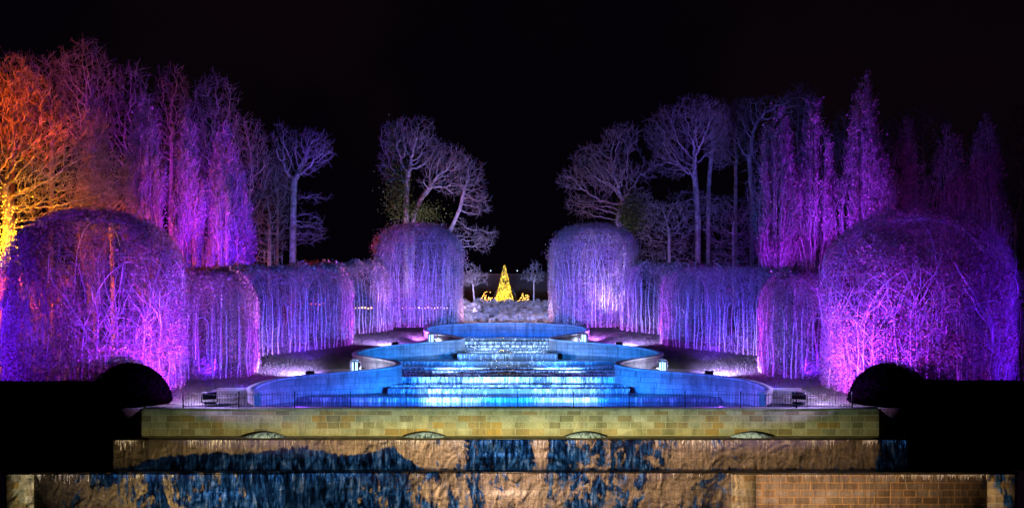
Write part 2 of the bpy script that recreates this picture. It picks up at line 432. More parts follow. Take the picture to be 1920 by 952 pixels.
# ------------------------------------------------------------------ basin wall
def wall_strip(name, material, o0, o1, zt, zb, parent, zt_is=None):
    full = np.concatenate([SC * [-1, 1], (SC[::-1])[1:]], 0)
    n = len(full); T = np.gradient(full, axis=0); T /= np.linalg.norm(T, axis=1, keepdims=True)
    N = np.stack([-T[:, 1], T[:, 0]], 1)        # left of travel = outside
    zt_ = .094 * (full[:, 1] - 45) + .1 + zt
    a = full + N * o0; b = full + N * o1
    zb_ = (.094 * (full[:, 1] - 45) + .1 + zb)
    ring = np.stack([np.stack([a[:, 0], a[:, 1], zb_], 1), np.stack([a[:, 0], a[:, 1], zt_], 1), np.stack([b[:, 0], b[:, 1], zt_], 1), np.stack([b[:, 0], b[:, 1], zb_], 1)], 1)
    ac = Acc(); ac.grid(ring, closed=True)
    ac.add(ring[0], [(0, 1, 2, 3)]); ac.add(ring[-1], [(3, 2, 1, 0)])
    return ac.out(name, material, parent)
bw = empty('cascade_basin_wall', (0, 89, 4))
tag(bw, 'tall sinuous pale stone wall lit blue that rings the whole cascade', 'basin wall')
wall_strip('wall', M_basin, -.02, .40, .40, -2.2, bw)
wall_strip('coping', M_coping, -.07, .45, .50, .403, bw)

# ------------------------------------------------------------------ water steps
cas = empty('water_cascade', (0, 60, 0))
tag(cas, 'long stepped water cascade glowing blue with white foam, running down the middle of the garden', 'cascade')
#  (front distance, level, half width limit, bow of the lip)
STEPS = [(77.6, 3.30, 99, -.10), (76.2, 3.02, 99, -.08), (75.2, 2.72, 99, .05), (73.9, 2.50, 99, .0), (72.2, 2.28, 99, .0), (69.6, 2.12, 4.15, .0), (66.4, 1.66, 99, .05),
         (62.6, 1.36, 99, .035), (60.8, 1.20, 99, .025), (59.2, 1.06, 99, .0), (57.9, .95, 99, .0), (56.2, .50, 99, .0), (54.9, .36, 7.9, .0), (52.3, .02, 99, .01)]
bot = [s_[1] for s_ in STEPS[1:]] + [-.32]
for i, (d, z, hw_, bow) in enumerate(STEPS):
    back = STEPS[i - 1][0] if i else 88.9
    nd = 5 if i else 24
    G = []
    us = np.linspace(-1, 1, 81)
    for k in range(nd + 1):
        f = k / nd
        D0 = d + (back - d + .0) * f
        w0 = min(hw_, half(D0) + .12) if D0 < 88.95 else .1
        x = us * w0
        wn_ = min(hw_, half(d))
        bowd = bow * (wn_ ** 2 - x ** 2) * (1 - f) * (1 if bow else 0)
        if bow: bowd = -bowd * .25 * 4 / max(1, wn_)
        D = D0 + bowd
        zz = z + (.03 * np.array([mnoise.noise((a * 1.2, b * 1.2, i)) for a, b in zip(x, D)]) if k else 0) - (.05 if k == 0 else 0)
        G.append(np.stack([x, D, zz + 0 * x], 1))
    st_ = Acc().grid(np.array(G)[::-1] if False else np.array(G)).out('water_step', M_wtop if i not in (0, 6, 13) else M_wpool, cas, True)
    # falling sheet with a slightly wavy foot, thrown forward
    front = np.array(G)[0]
    nx = 321; fx = np.linspace(front[0, 0], front[-1, 0], nx); fy = np.interp(fx, front[:, 0], front[:, 1]); rowsf = []
    zb = bot[i] - .06
    ph = np.array([mnoise.noise((a * 3.1, i * 7.7, 0)) for a in fx])
    for k in range(7):
        f = k / 6
        y = fy - .02 - .14 * f ** .6 - .07 * ph * f
        rowsf.append(np.stack([fx, y, (z - .05) + (zb - z + .05) * f + 0 * fx], 1))
    a_ = Acc().grid(np.array(rowsf))
    # cheeks of steps narrower than the basin
    if hw_ < 90:
        for s in (-1, 1):
            a_.add([(s * hw_, d - .14, zb), (s * hw_, back, zb), (s * hw_, back, z - .02), (s * hw_, d, z - .02)], [(0, 1, 2, 3)])
    sh = a_.out('falling_water', M_falls if i in (1, 2, 7, 8, 9, 10, 11) else M_falls_thin, cas, True)
    sh.parent = st_; sh.location = (0, 0, 0); 
# lowest pool
G = []
for D in np.linspace(46.25, 52.6, 16):
    w0 = half(D) + .1
    G.append(np.stack([np.linspace(-w0, w0, 60), np.full(60, D), np.full(60, -.30)], 1))
tag(Acc().grid(np.array(G)).out('pool_water', M_wpool, smooth=True), kind='structure')

# small water jets standing in the pools
def jet(x, D, z, h, label):
    a = Acc(); rg = np.random.default_rng(int(abs(x * 10) + D))
    n = 60; th = rg.uniform(0, 6.28, n)
    for k in range(14):
        f0, f1 = k / 14, (k + 1) / 14
        rr = lambda f: .03 + .10 * (1 - f)
        p0 = np.stack([x + rr(f0) * np.cos(th), D + rr(f0) * np.sin(th), z + h * f0 * (.6 + .4 * np.sin(th * 3))], 1)
        p1 = np.stack([x + rr(f1) * np.cos(th), D + rr(f1) * np.sin(th), z + h * f1 * (.6 + .4 * np.sin(th * 3))], 1)
        a.add(*tube_q(p0, p1, .012, .010, 3))
    tag(a.out('water_jet', M_falls), label, 'water jet', 'small water jets in the cascade')
# ------------------------------------------------------------------ terraced retaining walls in front
w1 = empty('retaining_wall', (0, 45.2, -1.5)); tag(w1, 'top tier wall of yellow sandstone blocks under the railing', 'stone wall')
Acc().box(-19.75, 19.75, 45.0, 46.22, -1.75, -.14).out('wall', M_wall1, w1)
Acc().box(-19.8, 19.8, 44.9, 46.25, -.137, 0).out('coping', M_coping, w1)
w2 = empty('retaining_wall', (0, 44.2, -3)); tag(w2, 'wide middle tier wall of wet brown stone with thin water running down its face', 'stone wall')
Acc().box(-20.85, 20.85, 44.0, 44.997, -3.3, -1.56).out('wall', M_wall2, w2)
Acc().box(-20.9, 20.9, 43.93, 44.99, -1.557, -1.46).out('coping', M_ledge, w2)
w3 = empty('retaining_wall', (-18.5, 43.2, -5)); tag(w3, 'bottom tier wall at the left with blue and tan light cast on it', 'stone wall')
Acc().box(-24.4, -11.6, 43.0, 43.99, -5.6, -3.18).out('wall', M_wall2, w3); Acc().box(-25.9, -24.403, 42.98, 43.99, -5.6, -3.18).out('pier', M_wall1, w3); Acc().box(-26, -11.55, 42.93, 43.9, -3.177, -3.08).out('coping', M_ledge, w3)
w4 = empty('retaining_wall', (0, 43.6, -5)); tag(w4, 'darker recessed centre wall of the bottom tier with water running over it', 'stone wall')
Acc().box(-11.54, 11.35, 43.35, 43.98, -5.6, -3.18).out('wall', M_wall2, w4); Acc().box(-11.53, 11.34, 43.28, 43.9, -3.177, -3.09).out('coping', M_ledge, w4)
w5 = empty('retaining_wall', (18.5, 43.2, -5)); tag(w5, 'bottom tier wall at the right in rough orange stone blocks with wide joints', 'stone wall')
Acc().box(12.55, 24.4, 43.0, 43.99, -5.6, -3.18).out('wall', M_wall3, w5); Acc().box(11.36, 12.547, 42.97, 43.99, -5.6, -3.18).out('pier', M_wall1, w5); Acc().box(24.403, 25.9, 42.97, 43.99, -5.6, -3.18).out('pier', M_wall1, w5); Acc().box(11.35, 26, 42.93, 43.9, -3.177, -3.08).out('coping', M_ledge, w5)
# threads of white water hanging from the lips of the tiers
for (xa, xb, yf, zt_, n_, lab) in ((-20.7, 20.7, 43.985, -1.565, 900, 'fine white threads of water dripping down the brown middle tier'), (-25.7, 25.7, 42.985, -3.185, 800, 'fine white threads of water dripping down the bottom tier')):
    rg = np.random.default_rng(n_); x = rg.uniform(xa, xb, n_ * 3); cl = np.array([mnoise.noise((a_ * .35, zt_, 3)) + .5 * mnoise.noise((a_ * 2.3, zt_, 8)) for a_ in x])
    k = cl > rg.uniform(-.35, .45, len(x)); x = x[k]; cl = cl[k]; L = rg.exponential(.16, len(x)) * (1 + 2.5 * np.clip(cl, 0, 1)); L = np.minimum(L, .5) * np.where((x > 12) & (yf < 43.5), .5, 1.0) + .03
    if yf < 43.5: y_ = np.where((x > -11.5) & (x < 11.3), 43.335, 42.985)
    else: y_ = np.full(len(x), yf)
    a = Acc(); P0 = np.stack([x, y_, np.full(len(x), zt_)], 1); segs = 3
    for i in range(segs):
        P1 = P0 - np.stack([rg.normal(0, .008, len(x)), 0 * x, L / segs], 1); a.add(*tube_q(P0, P1, .013 - .003 * i, .010 - .003 * i, 3)); P0 = P1
    tag(a.out('dripping_water', M_foam), lab, 'dripping water', kind='stuff')
# domes of welling water on the ledge
first = None
for i, (px, lab) in enumerate(((497, 'leftmost of the four low domes of welling water on the ledge'), (797, 'second from left of the four low domes of welling water on the ledge'),
                               (1098, 'third from left of the four low domes of welling water on the ledge'), (1408, 'rightmost of the four low domes of welling water on the ledge'))):
    x = at(px, 810, 44.45).x
    if first is None:
        G = []
        for r in np.linspace(0, 1, 10):
            a = np.linspace(0, 2 * math.pi, 49)
            zz = .27 * (1 - r ** 1.7) + .03 * np.sin(a * 17) * r
            G.append(np.stack([1.15 * r * np.cos(a), .46 * r * np.sin(a), zz], 1))
        first = Acc().grid(np.array(G)).out('water_dome', M_dome, smooth=True); o = first
    else: o = first.copy(); COL.objects.link(o)
    o.location = (x, 44.47, -1.47); tag(o, lab, 'water dome', 'domes of welling water along the ledge')

# ------------------------------------------------------------------ railing
rail = empty('railing', (0, 45.3, 0)); tag(rail, 'long low black iron railing along the top of the front wall', 'railing')
x0, x1 = -17.6, 18.4; npan = 12; pw = (x1 - x0) / npan
Acc().box(x0, x1, 45.18, 45.21, .70, .725).out('top_rail', M_black, rail); Acc().box(x0, x1, 45.18, 45.21, .07, .095).out('bottom_rail', M_black, rail)
for i in range(npan + 1):
    x = x0 + pw * i; a_ = Acc().box(x - .025, x + .025, 45.17, 45.22, .003, .86)
    a_.box(x - .035, x + .035, 45.16, 45.23, .863, .90); a_.out('post', M_black, rail)
bx_ = []
n = 20
for i in range(npan):
    a_ = Acc()
    for j in range(1, n):
        x = x0 + pw * i + pw * j / n; a_.tube([(x, 45.195, .05), (x, 45.195, .80), (x, 45.195, .84)], [.011, .011, .003], 4)
    a_.out('bars', M_black, rail)

# ------------------------------------------------------------------ hedges
def walk(rg, u, v, ang, L, n, wob, r0, r1, mapf, dep, depw, acc, vmax=None, k=3, up=0, drift=0):
    """many polylines drawn in the unrolled hedge surface, mapped to 3D"""
    u = u.copy(); v = v.copy(); ang = ang.copy(); st = L / n
    P = mapf(u, v, dep)
    for i in range(n):
        ang = ang + rg.normal(0, wob, len(u)) - up * (ang - math.pi / 2)
        u2 = u + np.cos(ang) * st; v2 = np.maximum(v + np.sin(ang) * st, .02)
        dep = dep + rg.normal(0, depw, len(u)) + drift
        P2 = mapf(u2, v2, dep)
        ra = r0 + (r1 - r0) * i / n; rb = r0 + (r1 - r0) * (i + 1) / n
        acc.add(*tube_q(P, P2, ra, rb, k))
        u, v, P = u2, v2, P2
    return u, v, dep
def tunnel_map(path, W_, h1, sgn):
    path = np.array(path, float)
    # resample with smoothing
    for _ in range(3):
        q = [path[0]]
        for a, b in zip(path[:-1], path[1:]): q += [a * .75 + b * .25, a * .25 + b * .75]
        q.append(path[-1]); path = np.array(q)
    seg = np.linalg.norm(np.diff(path, axis=0), axis=1); cu = np.concatenate([[0], np.cumsum(seg)]); L = cu[-1]
    T = np.gradient(path, axis=0); T /= np.linalg.norm(T, axis=1, keepdims=True); N = np.stack([T[:, 1], -T[:, 0]], 1)
    r = W_ / 2; Lv = 2 * h1 + math.pi * r
    def f(u, v, dep):
        u = np.clip(u, 0, L); v = np.clip(v, 0, Lv)
        x = np.interp(u, cu, path[:, 0]); y = np.interp(u, cu, path[:, 1]); nx = np.interp(u, cu, N[:, 0]); ny = np.interp(u, cu, N[:, 1])
        a = np.clip((v - h1) / r, 0, math.pi)
        off = r - (r - dep) * np.cos(a); off = np.where(v > h1 + math.pi * r, 2 * r - dep, off)
        hh = np.where(v < h1, v, h1 + (r - dep) * 1.15 * np.sin(a)); hh = np.where(v > h1 + math.pi * r, h1 - (v - h1 - math.pi * r), hh)
        off = off + .09 * np.sin(u * 1.3 + v * .8) * np.sin(v * 1.1 + u * .3) + .05 * np.sin(u * 3.7 - v * 1.9)
        X = x + nx * off; Y = y + ny * off
        return np.stack([X * sgn, Y, ground_z(X, Y) + hh], 1)
    return f, L, Lv, h1, r
def make_tunnel(name, label, path, sgn, W_=4.4, h1=4.3, seed=1, leaf=.0, windows=(), toplv=.5, dens=1.0, group='clipped bare tunnels beside the lawns'):
    rg = np.random.default_rng(seed)
    f, L, Lv, h1, r = tunnel_map(path, W_, h1, sgn)
    p0 = f(np.array([L / 2]), np.array([0.]), np.array([r]))[0]
    th = empty(name, p0); tag(th, label, 'pleached hedge', group)
    def mapf(u, v, dep):
        return f(u, v, dep)
    def keep(u, v):
        k = np.ones(len(u), bool)
        for (wu, wv, ww, wh) in windows: k &= ~((np.abs(u - wu) < ww) & (v > wv) & (v < wv + wh - np.clip((np.abs(u - wu) - ww * .4), 0, 1)))
        return k
    # upright stems on both faces
    for back in (0, 1):
        n = min(int(L / (.42 if not back else .6)), 58 if not back else 40); u = np.linspace(.15, L - .1, n) + rg.normal(0, .10, n)
        u = u[keep(u, np.full(n, 2.5))]; n = len(u); v = np.full(n, .0) if not back else np.full(n, Lv)
        a = Acc(); ang = np.full(n, math.pi / 2); rr = rg.uniform(.035, .065, n)
        if not back:
            u2, v2, d2 = walk(rg, u, v, ang, h1 + rg.uniform(-.8, .6, n), 9, .035, rr, rr * .5, mapf, rg.uniform(-.02, .12, n), .008, a, k=4, up=.5)
            walk(rg, u2, v2, ang, rg.uniform(.6, 1.6, n), 3, .15, rr * .5, .008, mapf, d2, .02, a, k=3, up=.3)
        else: walk(rg, u, v, -ang, h1 + rg.uniform(-.6, .9, n), 7, .03, .045, .020, mapf, rg.uniform(.12, .3, n), .01, a, k=4)
        a.split_out('stem', M_bark, th, n)
    # side branches and twigs
    a = Acc(); area = L * Lv
    n = int(area * 9.0 * dens); u = rg.uniform(0, L, n); v = rg.uniform(0, Lv, n)
    ok = keep(u, v); u, v = u[ok], v[ok]; n = len(u)
    sg = np.where(rg.random(n) < .5, 1, -1)
    walk(rg, u, v, math.pi / 2 + sg * rg.uniform(.5, 1.3, n), rg.uniform(.4, 1.1, n), 3, .25, .016, .008, mapf, rg.uniform(.0, .35, n), .05, a)
    n = int(area * 72 * dens); u = rg.uniform(0, L, n); v = rg.uniform(0, Lv, n) 
    ok = keep(u, v) & ((v < h1 + math.pi * r * .75) | (rg.random(n) < .35)); u, v = u[ok], v[ok]; n = len(u)
    walk(rg, u, v, rg.uniform(0, math.pi, n), rg.uniform(.15, .45, n), 2, .4, .012, .006, mapf, rg.uniform(-.10, .22, n), .08, a)
    a.out('branches', M_twig, th)
    # leaves: a thin scatter everywhere plus a tuft along the crown
    n = int(area * (60 + 80 * leaf) * dens); u = rg.uniform(0, L, n); v = rg.uniform(0, Lv, n); ok = keep(u, v)
    P = mapf(u, v, rg.uniform(-.10, .3, n))[ok]
    n = int(L * 420 * toplv); u = rg.uniform(0, L, n); v = h1 + r * math.pi * rg.normal(.5, .13, n)
    cl = np.array([mnoise.noise((a_ * .7, seed, 0)) for a_ in u]); ok = cl > -.25
    P2 = mapf(u, v, -np.abs(rg.normal(0, .32, n)) * (cl + .3) - .02)[ok]
    leaf_acc = Acc(); leaf_acc.add(*leaf_q(P, .055, rg)); leaf_acc.add(*leaf_q(P2, .10, rg)); leaf_acc.out('leaves', M_leaf, th)
    # frames of the arched openings
    for (wu, wv, ww, wh) in windows:
        uu = np.concatenate([np.full(6, wu - ww), wu + ww * np.cos(np.linspace(math.pi, 0, 9)), np.full(6, wu + ww)])
        vv = np.concatenate([np.linspace(wv, wv + wh - ww * 1.3, 6), wv + wh - ww * 1.3 + ww * 1.3 * np.sin(np.linspace(math.pi, 0, 9)), np.linspace(wv + wh - ww * 1.3, wv, 6)])
        Acc().tube(mapf(uu, vv, np.full(len(uu), -.03)), .035, 5).out('window_hoop', M_steel, th)
    # steel ribs under the growth
    for u_ in np.arange(.4, L, 3.0):
        vv = np.linspace(0, Lv, 28); Acc().tube(mapf(np.full(28, u_), vv, np.full(28, .38)), .028, 5).out('steel_rib', M_steel, th)
    return th

def make_dome(name, label, cx, cy, Rr, H, hc, sgn, seed, leafy=1.0, big=True, group='domed hedges at the ends of the tunnels', pink=True, fuzz=0):
    rg = np.random.default_rng(seed); z0 = float(ground_z(cx, cy)) - .15
    th = empty(name, (sgn * cx, cy, z0)); tag(th, label, 'pleached hedge', group)
    h1 = H - hc; arcL = (hc + Rr) * .80; Lv = h1 + arcL; Lu = 2 * math.pi * Rr
    def f(u, v, dep):
        th_ = u / Rr; t_ = np.clip((v - h1) / arcL, 0, 1) * math.pi / 2
        e = .82
        rad = (Rr - dep) * np.cos(t_) ** e; hh = np.where(v < h1, np.maximum(v, 0), h1 + (hc - dep) * np.sin(t_) ** .95)
        rad = rad * (1 + .014 * np.sin(th_ * 5 + hh * .9 + seed) + .014 * np.sin(th_ * 13 - hh * 1.7))
        X = cx + rad * np.cos(th_); Y = cy + rad * np.sin(th_)
        return np.stack([X * sgn, Y, z0 + hh], 1)
    def dens(u, v):
        t_ = np.clip((v - h1) / arcL, 0, 1) * math.pi / 2
        return rg.random(len(u)) < np.cos(t_) ** .82
    sp = .62 if big else .42
    a = Acc()
    n = int(Lu / sp); u = np.linspace(0, Lu, n, endpoint=False) + rg.normal(0, .15, n)
    rr = .05
    ub, vb, db = walk(rg, u, np.zeros(n), np.full(n, math.pi / 2), rg.uniform(.45, .75, n) * h1, 12, .05 if big else .03, .05, .030, f, rg.uniform(.12, .5, n), .02, a, k=5, up=.35)
    # fan of limbs from the head of each stem
    if big:
        for rep in range(4):
            sg = rg.uniform(-.75, .75, n)
            u2, v2, d2 = walk(rg, ub, vb, math.pi / 2 + sg, rg.uniform(.3, .8, n) * (Lv - vb) * .62, 9, .20, .032, .014, f, db, .03, a, k=4, drift=-.03)
        for rep in range(9):
            k_ = rg.random(n); vv0 = vb * (.25 + .75 * k_)
            walk(rg, ub, vv0, math.pi / 2 + rg.choice([-1, 1], n) * rg.uniform(.5, 1.0, n), rg.uniform(.6, 1.5, n), 5, .25, .020, .009, f, db, .04, a, k=3, drift=-.04)
    else:
        walk(rg, ub, vb, np.full(n, math.pi / 2), (h1 * .45 + arcL * rg.uniform(.2, .7, n)), 9, .10, .030, .010, f, db, .02, a, k=4)
    a.split_out('stem', M_bark, th, n)
    a = Acc(); area = Lu * Lv
    n = int(area * (9 if big else 8)); u = rg.uniform(0, Lu, n); v = rg.uniform(0, Lv, n); ok = dens(u, v); u, v = u[ok], v[ok]; n = len(u)
    walk(rg, u, v, math.pi / 2 + rg.choice([-1, 1], n) * rg.uniform(.3, 1.3, n), rg.uniform(.4, 1.2, n), 4, .25, .013, .006, f, rg.uniform(.0, .4, n), .05, a)
    n = int(area * (62 if big else 90)); u = rg.uniform(0, Lu, n); v = rg.uniform(0, Lv, n); ok = dens(u, v); u, v = u[ok], v[ok]; n = len(u)
    walk(rg, u, v, rg.uniform(0, math.pi, n), rg.uniform(.12, .45, n), 2, .4, .009 if big else .012, .005, f, rg.uniform(-.12, .3, n), .08, a)
    a.out('branches', M_twig, th)
    # leaves held low down in patches
    n = int(area * 260 * leafy); u = rg.uniform(0, Lu, n); v = rg.uniform(0, Lv, n); ok = dens(u, v); u, v = u[ok], v[ok]
    pat = np.array([mnoise.noise((math.cos(a_ / Rr) * 1.8 + seed, math.sin(a_ / Rr) * 1.8, b_ * .45)) for a_, b_ in zip(u, v)])
    pr = np.clip(.5 + pat * 2.2 - .55 * np.clip((v - h1 * .55) / h1, -.6, .75), .05, 1)
    ok = rg.random(len(u)) < pr; u, v = u[ok], v[ok]; n = len(u)
    P = f(u, v, rg.uniform(-.08, .4, n)); lf = Acc().add(*leaf_q(P, .07, rg))
    if fuzz:
        n = int(area * fuzz); u = rg.uniform(0, Lu, n); v = h1 + (Lv - h1) * rg.beta(1.3, 1.6, n) - 1.2; P = f(u, v, -np.abs(rg.normal(0, .30, n))); lf.add(*leaf_q(P, .07, rg))
    lf.out('leaves', M_leaf, th)
    # training wires and ribs
    for h_ in np.arange(.9, h1 + arcL * .6, 1.0):
        u_ = np.linspace(0, Lu, 61); Acc().tube(f(u_, np.full(61, h_), np.full(61, .15)), .016, 3).out('training_wire', M_steel, th)
    for k_ in range(8):
        vv = np.linspace(0, Lv, 26); Acc().tube(f(np.full(26, Lu * k_ / 8 + .2), vv, np.full(26, .48)), .04, 5).out('steel_rib', M_steel, th)
    return th

SIDE = {-1: 'left', 1: 'right'}
for s in (-1, 1):
    sd = SIDE[s]
    make_dome('domed_hedge', f'huge rounded bare beech dome glowing pink and violet at the front {sd}', 24.85 if s < 0 else 24.45, 50.7, 4.95 if s < 0 else 5.2, 10.85, 4.3, s, 11 + s, 1.0)
    make_dome('domed_hedge', f'tall rounded violet hedge dome at the {sd} of the yellow light cone', 9.45, 90.6, 4.75, 11.1, 3.2, s, 31 + s, .55, False, fuzz=10 if s < 0 else 3)
    # outer tunnel beyond the front dome
    make_tunnel('tunnel_hedge', f'outer tunnel hedge of thin stems running out of view past the front {sd} dome', [(44, 53.0), (36, 53.2), (29.2, 53.5)] if s < 0 else [(44, 53.0), (36, 53.2), (29.2, 53.5)], s, seed=50 + s, leaf=.3, dens=.9, toplv=.3)
    # note: paths run from the outside towards the axis, inward side = away from the camera
    make_tunnel('tunnel_hedge', f'nearest bare tunnel hedge between the front {sd} dome and the lawn', [(21.3, 53.8), (18.5, 54.3), (17.1, 55.2), (16.9, 56.8), (17.6, 58.8), (19.4, 61.5), (21.6, 63.6)], s, seed=60 + s,
                windows=[(1.35 if s > 0 else 1.55, 1.3, .40, 2.7)], toplv=.4 if s < 0 else .05)
    make_tunnel('tunnel_hedge', f'middle bare tunnel hedge with crisp upright stems on the {sd} side', [(21.5, 63.8), (19.8, 65.2), (15.0, 70.6), (13.7, 72.2), (13.4, 73.8), (14.1, 75.8), (15.8, 78), (17.6, 79.6)], s, seed=70 + s,
                windows=[(5.0, 1.4, .40, 2.6)], toplv=1.0 if s < 0 else .08)
    make_tunnel('tunnel_hedge', f'farthest low tunnel hedge joining the rear {sd} dome', [(17.2, 79.2), (15.0, 81.6), (12.8, 83.6), (11.6, 86.5)], s, seed=80 + s, toplv=1.0 if s < 0 else .3, leaf=.25)

# dark hedges in front at both sides
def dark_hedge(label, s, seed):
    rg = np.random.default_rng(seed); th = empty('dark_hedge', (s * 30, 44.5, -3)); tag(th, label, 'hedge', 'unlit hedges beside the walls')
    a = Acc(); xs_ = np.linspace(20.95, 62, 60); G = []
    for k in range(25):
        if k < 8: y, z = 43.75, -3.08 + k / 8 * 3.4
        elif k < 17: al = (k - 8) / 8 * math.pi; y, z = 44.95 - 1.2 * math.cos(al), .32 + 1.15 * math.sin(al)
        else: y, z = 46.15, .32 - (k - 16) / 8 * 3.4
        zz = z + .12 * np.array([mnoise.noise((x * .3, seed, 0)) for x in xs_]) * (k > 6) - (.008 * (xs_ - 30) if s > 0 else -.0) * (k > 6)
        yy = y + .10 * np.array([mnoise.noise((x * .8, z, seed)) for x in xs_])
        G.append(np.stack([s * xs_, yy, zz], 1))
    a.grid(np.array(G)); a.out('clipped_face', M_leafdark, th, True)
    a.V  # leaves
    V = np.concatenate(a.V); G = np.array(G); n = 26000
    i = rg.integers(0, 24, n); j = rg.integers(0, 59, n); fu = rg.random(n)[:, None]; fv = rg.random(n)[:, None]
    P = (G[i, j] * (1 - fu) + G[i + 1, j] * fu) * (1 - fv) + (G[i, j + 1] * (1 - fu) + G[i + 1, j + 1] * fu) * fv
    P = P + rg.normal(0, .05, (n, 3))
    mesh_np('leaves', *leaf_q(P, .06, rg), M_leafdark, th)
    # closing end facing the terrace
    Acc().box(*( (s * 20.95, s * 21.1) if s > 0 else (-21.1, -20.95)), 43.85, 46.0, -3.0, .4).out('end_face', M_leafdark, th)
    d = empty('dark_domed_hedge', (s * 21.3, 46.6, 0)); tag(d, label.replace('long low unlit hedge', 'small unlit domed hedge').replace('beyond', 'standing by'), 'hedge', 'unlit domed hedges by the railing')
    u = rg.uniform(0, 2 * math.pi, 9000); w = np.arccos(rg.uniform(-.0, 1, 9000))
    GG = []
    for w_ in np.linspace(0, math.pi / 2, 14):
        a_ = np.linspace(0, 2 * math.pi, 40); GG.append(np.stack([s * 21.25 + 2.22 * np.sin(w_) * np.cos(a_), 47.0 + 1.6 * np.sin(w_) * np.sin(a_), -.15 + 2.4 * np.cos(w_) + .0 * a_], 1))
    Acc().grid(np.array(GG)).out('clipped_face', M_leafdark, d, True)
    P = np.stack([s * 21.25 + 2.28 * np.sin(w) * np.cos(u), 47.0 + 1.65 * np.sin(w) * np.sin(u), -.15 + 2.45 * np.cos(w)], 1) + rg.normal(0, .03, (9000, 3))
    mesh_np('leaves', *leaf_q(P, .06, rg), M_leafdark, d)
dark_hedge('long low unlit hedge beyond the left end of the yellow wall', -1, 5)
dark_hedge('long low unlit hedge beyond the right end of the yellow wall', 1, 6)
for s in (-1, 1):
    o = empty('pier', (s * 20.4, 45.3, -3)); tag(o, f'dark narrow stone pier closing the {SIDE[s]} end of the upper walls', 'stone pier')
    sx_ = sorted((s * 19.82, s * 22.0)); Acc().box(sx_[0], sx_[1], 45.12, 46.6, -1.5, -.02).out('block', M_wallfar, o)
    sx_ = sorted((s * 20.92, s * 22.6)); Acc().box(sx_[0], sx_[1], 44.1, 45.1, -3.3, -1.3).out('block', M_wallfar, o)

# ------------------------------------------------------------------ bare trees by space colonisation
def grow(rg, base, trunk_pts, blobs, n_att, step, kill=1.35, infl=13):
    n_att = int(n_att * 4.0); step = step * .8
    A = []
    vol = np.array([b[3] * b[4] * b[5] for b in blobs]); vol = vol ** .7; vol /= vol.sum()
    for b, w in zip(blobs, vol):
        m_ = max(8, int(n_att * w)); q = rg.normal(size=(m_, 3)); q /= np.linalg.norm(q, axis=1, keepdims=True); q *= rg.random((m_, 1)) ** (1 / 2.2)
        A.append(np.array(b[:3]) + q * np.array(b[3:6]))
    A = np.concatenate(A)
    nodes = [np.array(base, float)]; par = [-1]
    for p in trunk_pts:
        p = np.array(p, float); c = nodes[-1]; L = np.linalg.norm(p - c); k = max(1, int(L / step))
        for i in range(1, k + 1):
            nodes.append(c + (p - c) * i / k + rg.normal(0, .03 * step, 3)); par.append(len(nodes) - 2)
    N = np.array(nodes); par = list(par)
    D2 = ((A[:, None] - N[None]) ** 2).sum(2); near = D2.argmin(1); best = D2.min(1)
    for it in range(150):
        if len(A) == 0: break
        d = A - N[near]; d /= np.sqrt(best)[:, None] + 1e-6
        inr = best < (infl * step) ** 2
        if not inr.any(): inr[:] = True
        act, inv = np.unique(near[inr], return_inverse=True); d = d[inr]
        sm = np.zeros((len(act), 3)); np.add.at(sm, inv, d)
        sm /= np.linalg.norm(sm, axis=1, keepdims=True) + 1e-6
        sm += rg.normal(0, .27, sm.shape); sm[:, 2] += .07; sm /= np.linalg.norm(sm, axis=1, keepdims=True)
        new = N[act] + sm * step
        if len(N) > 9000: break
        s0 = len(N); N = np.concatenate([N, new]); par += list(act)
        D2 = ((A[:, None] - new[None]) ** 2).sum(2); j = D2.argmin(1); bb = D2[np.arange(len(A)), j]
        up = bb < best; near = np.where(up, s0 + j, near); best = np.where(up, bb, best)
        k = best > (kill * step) ** 2; A, near, best = A[k], near[k], best[k]
    par = np.array(par)
    return N, par
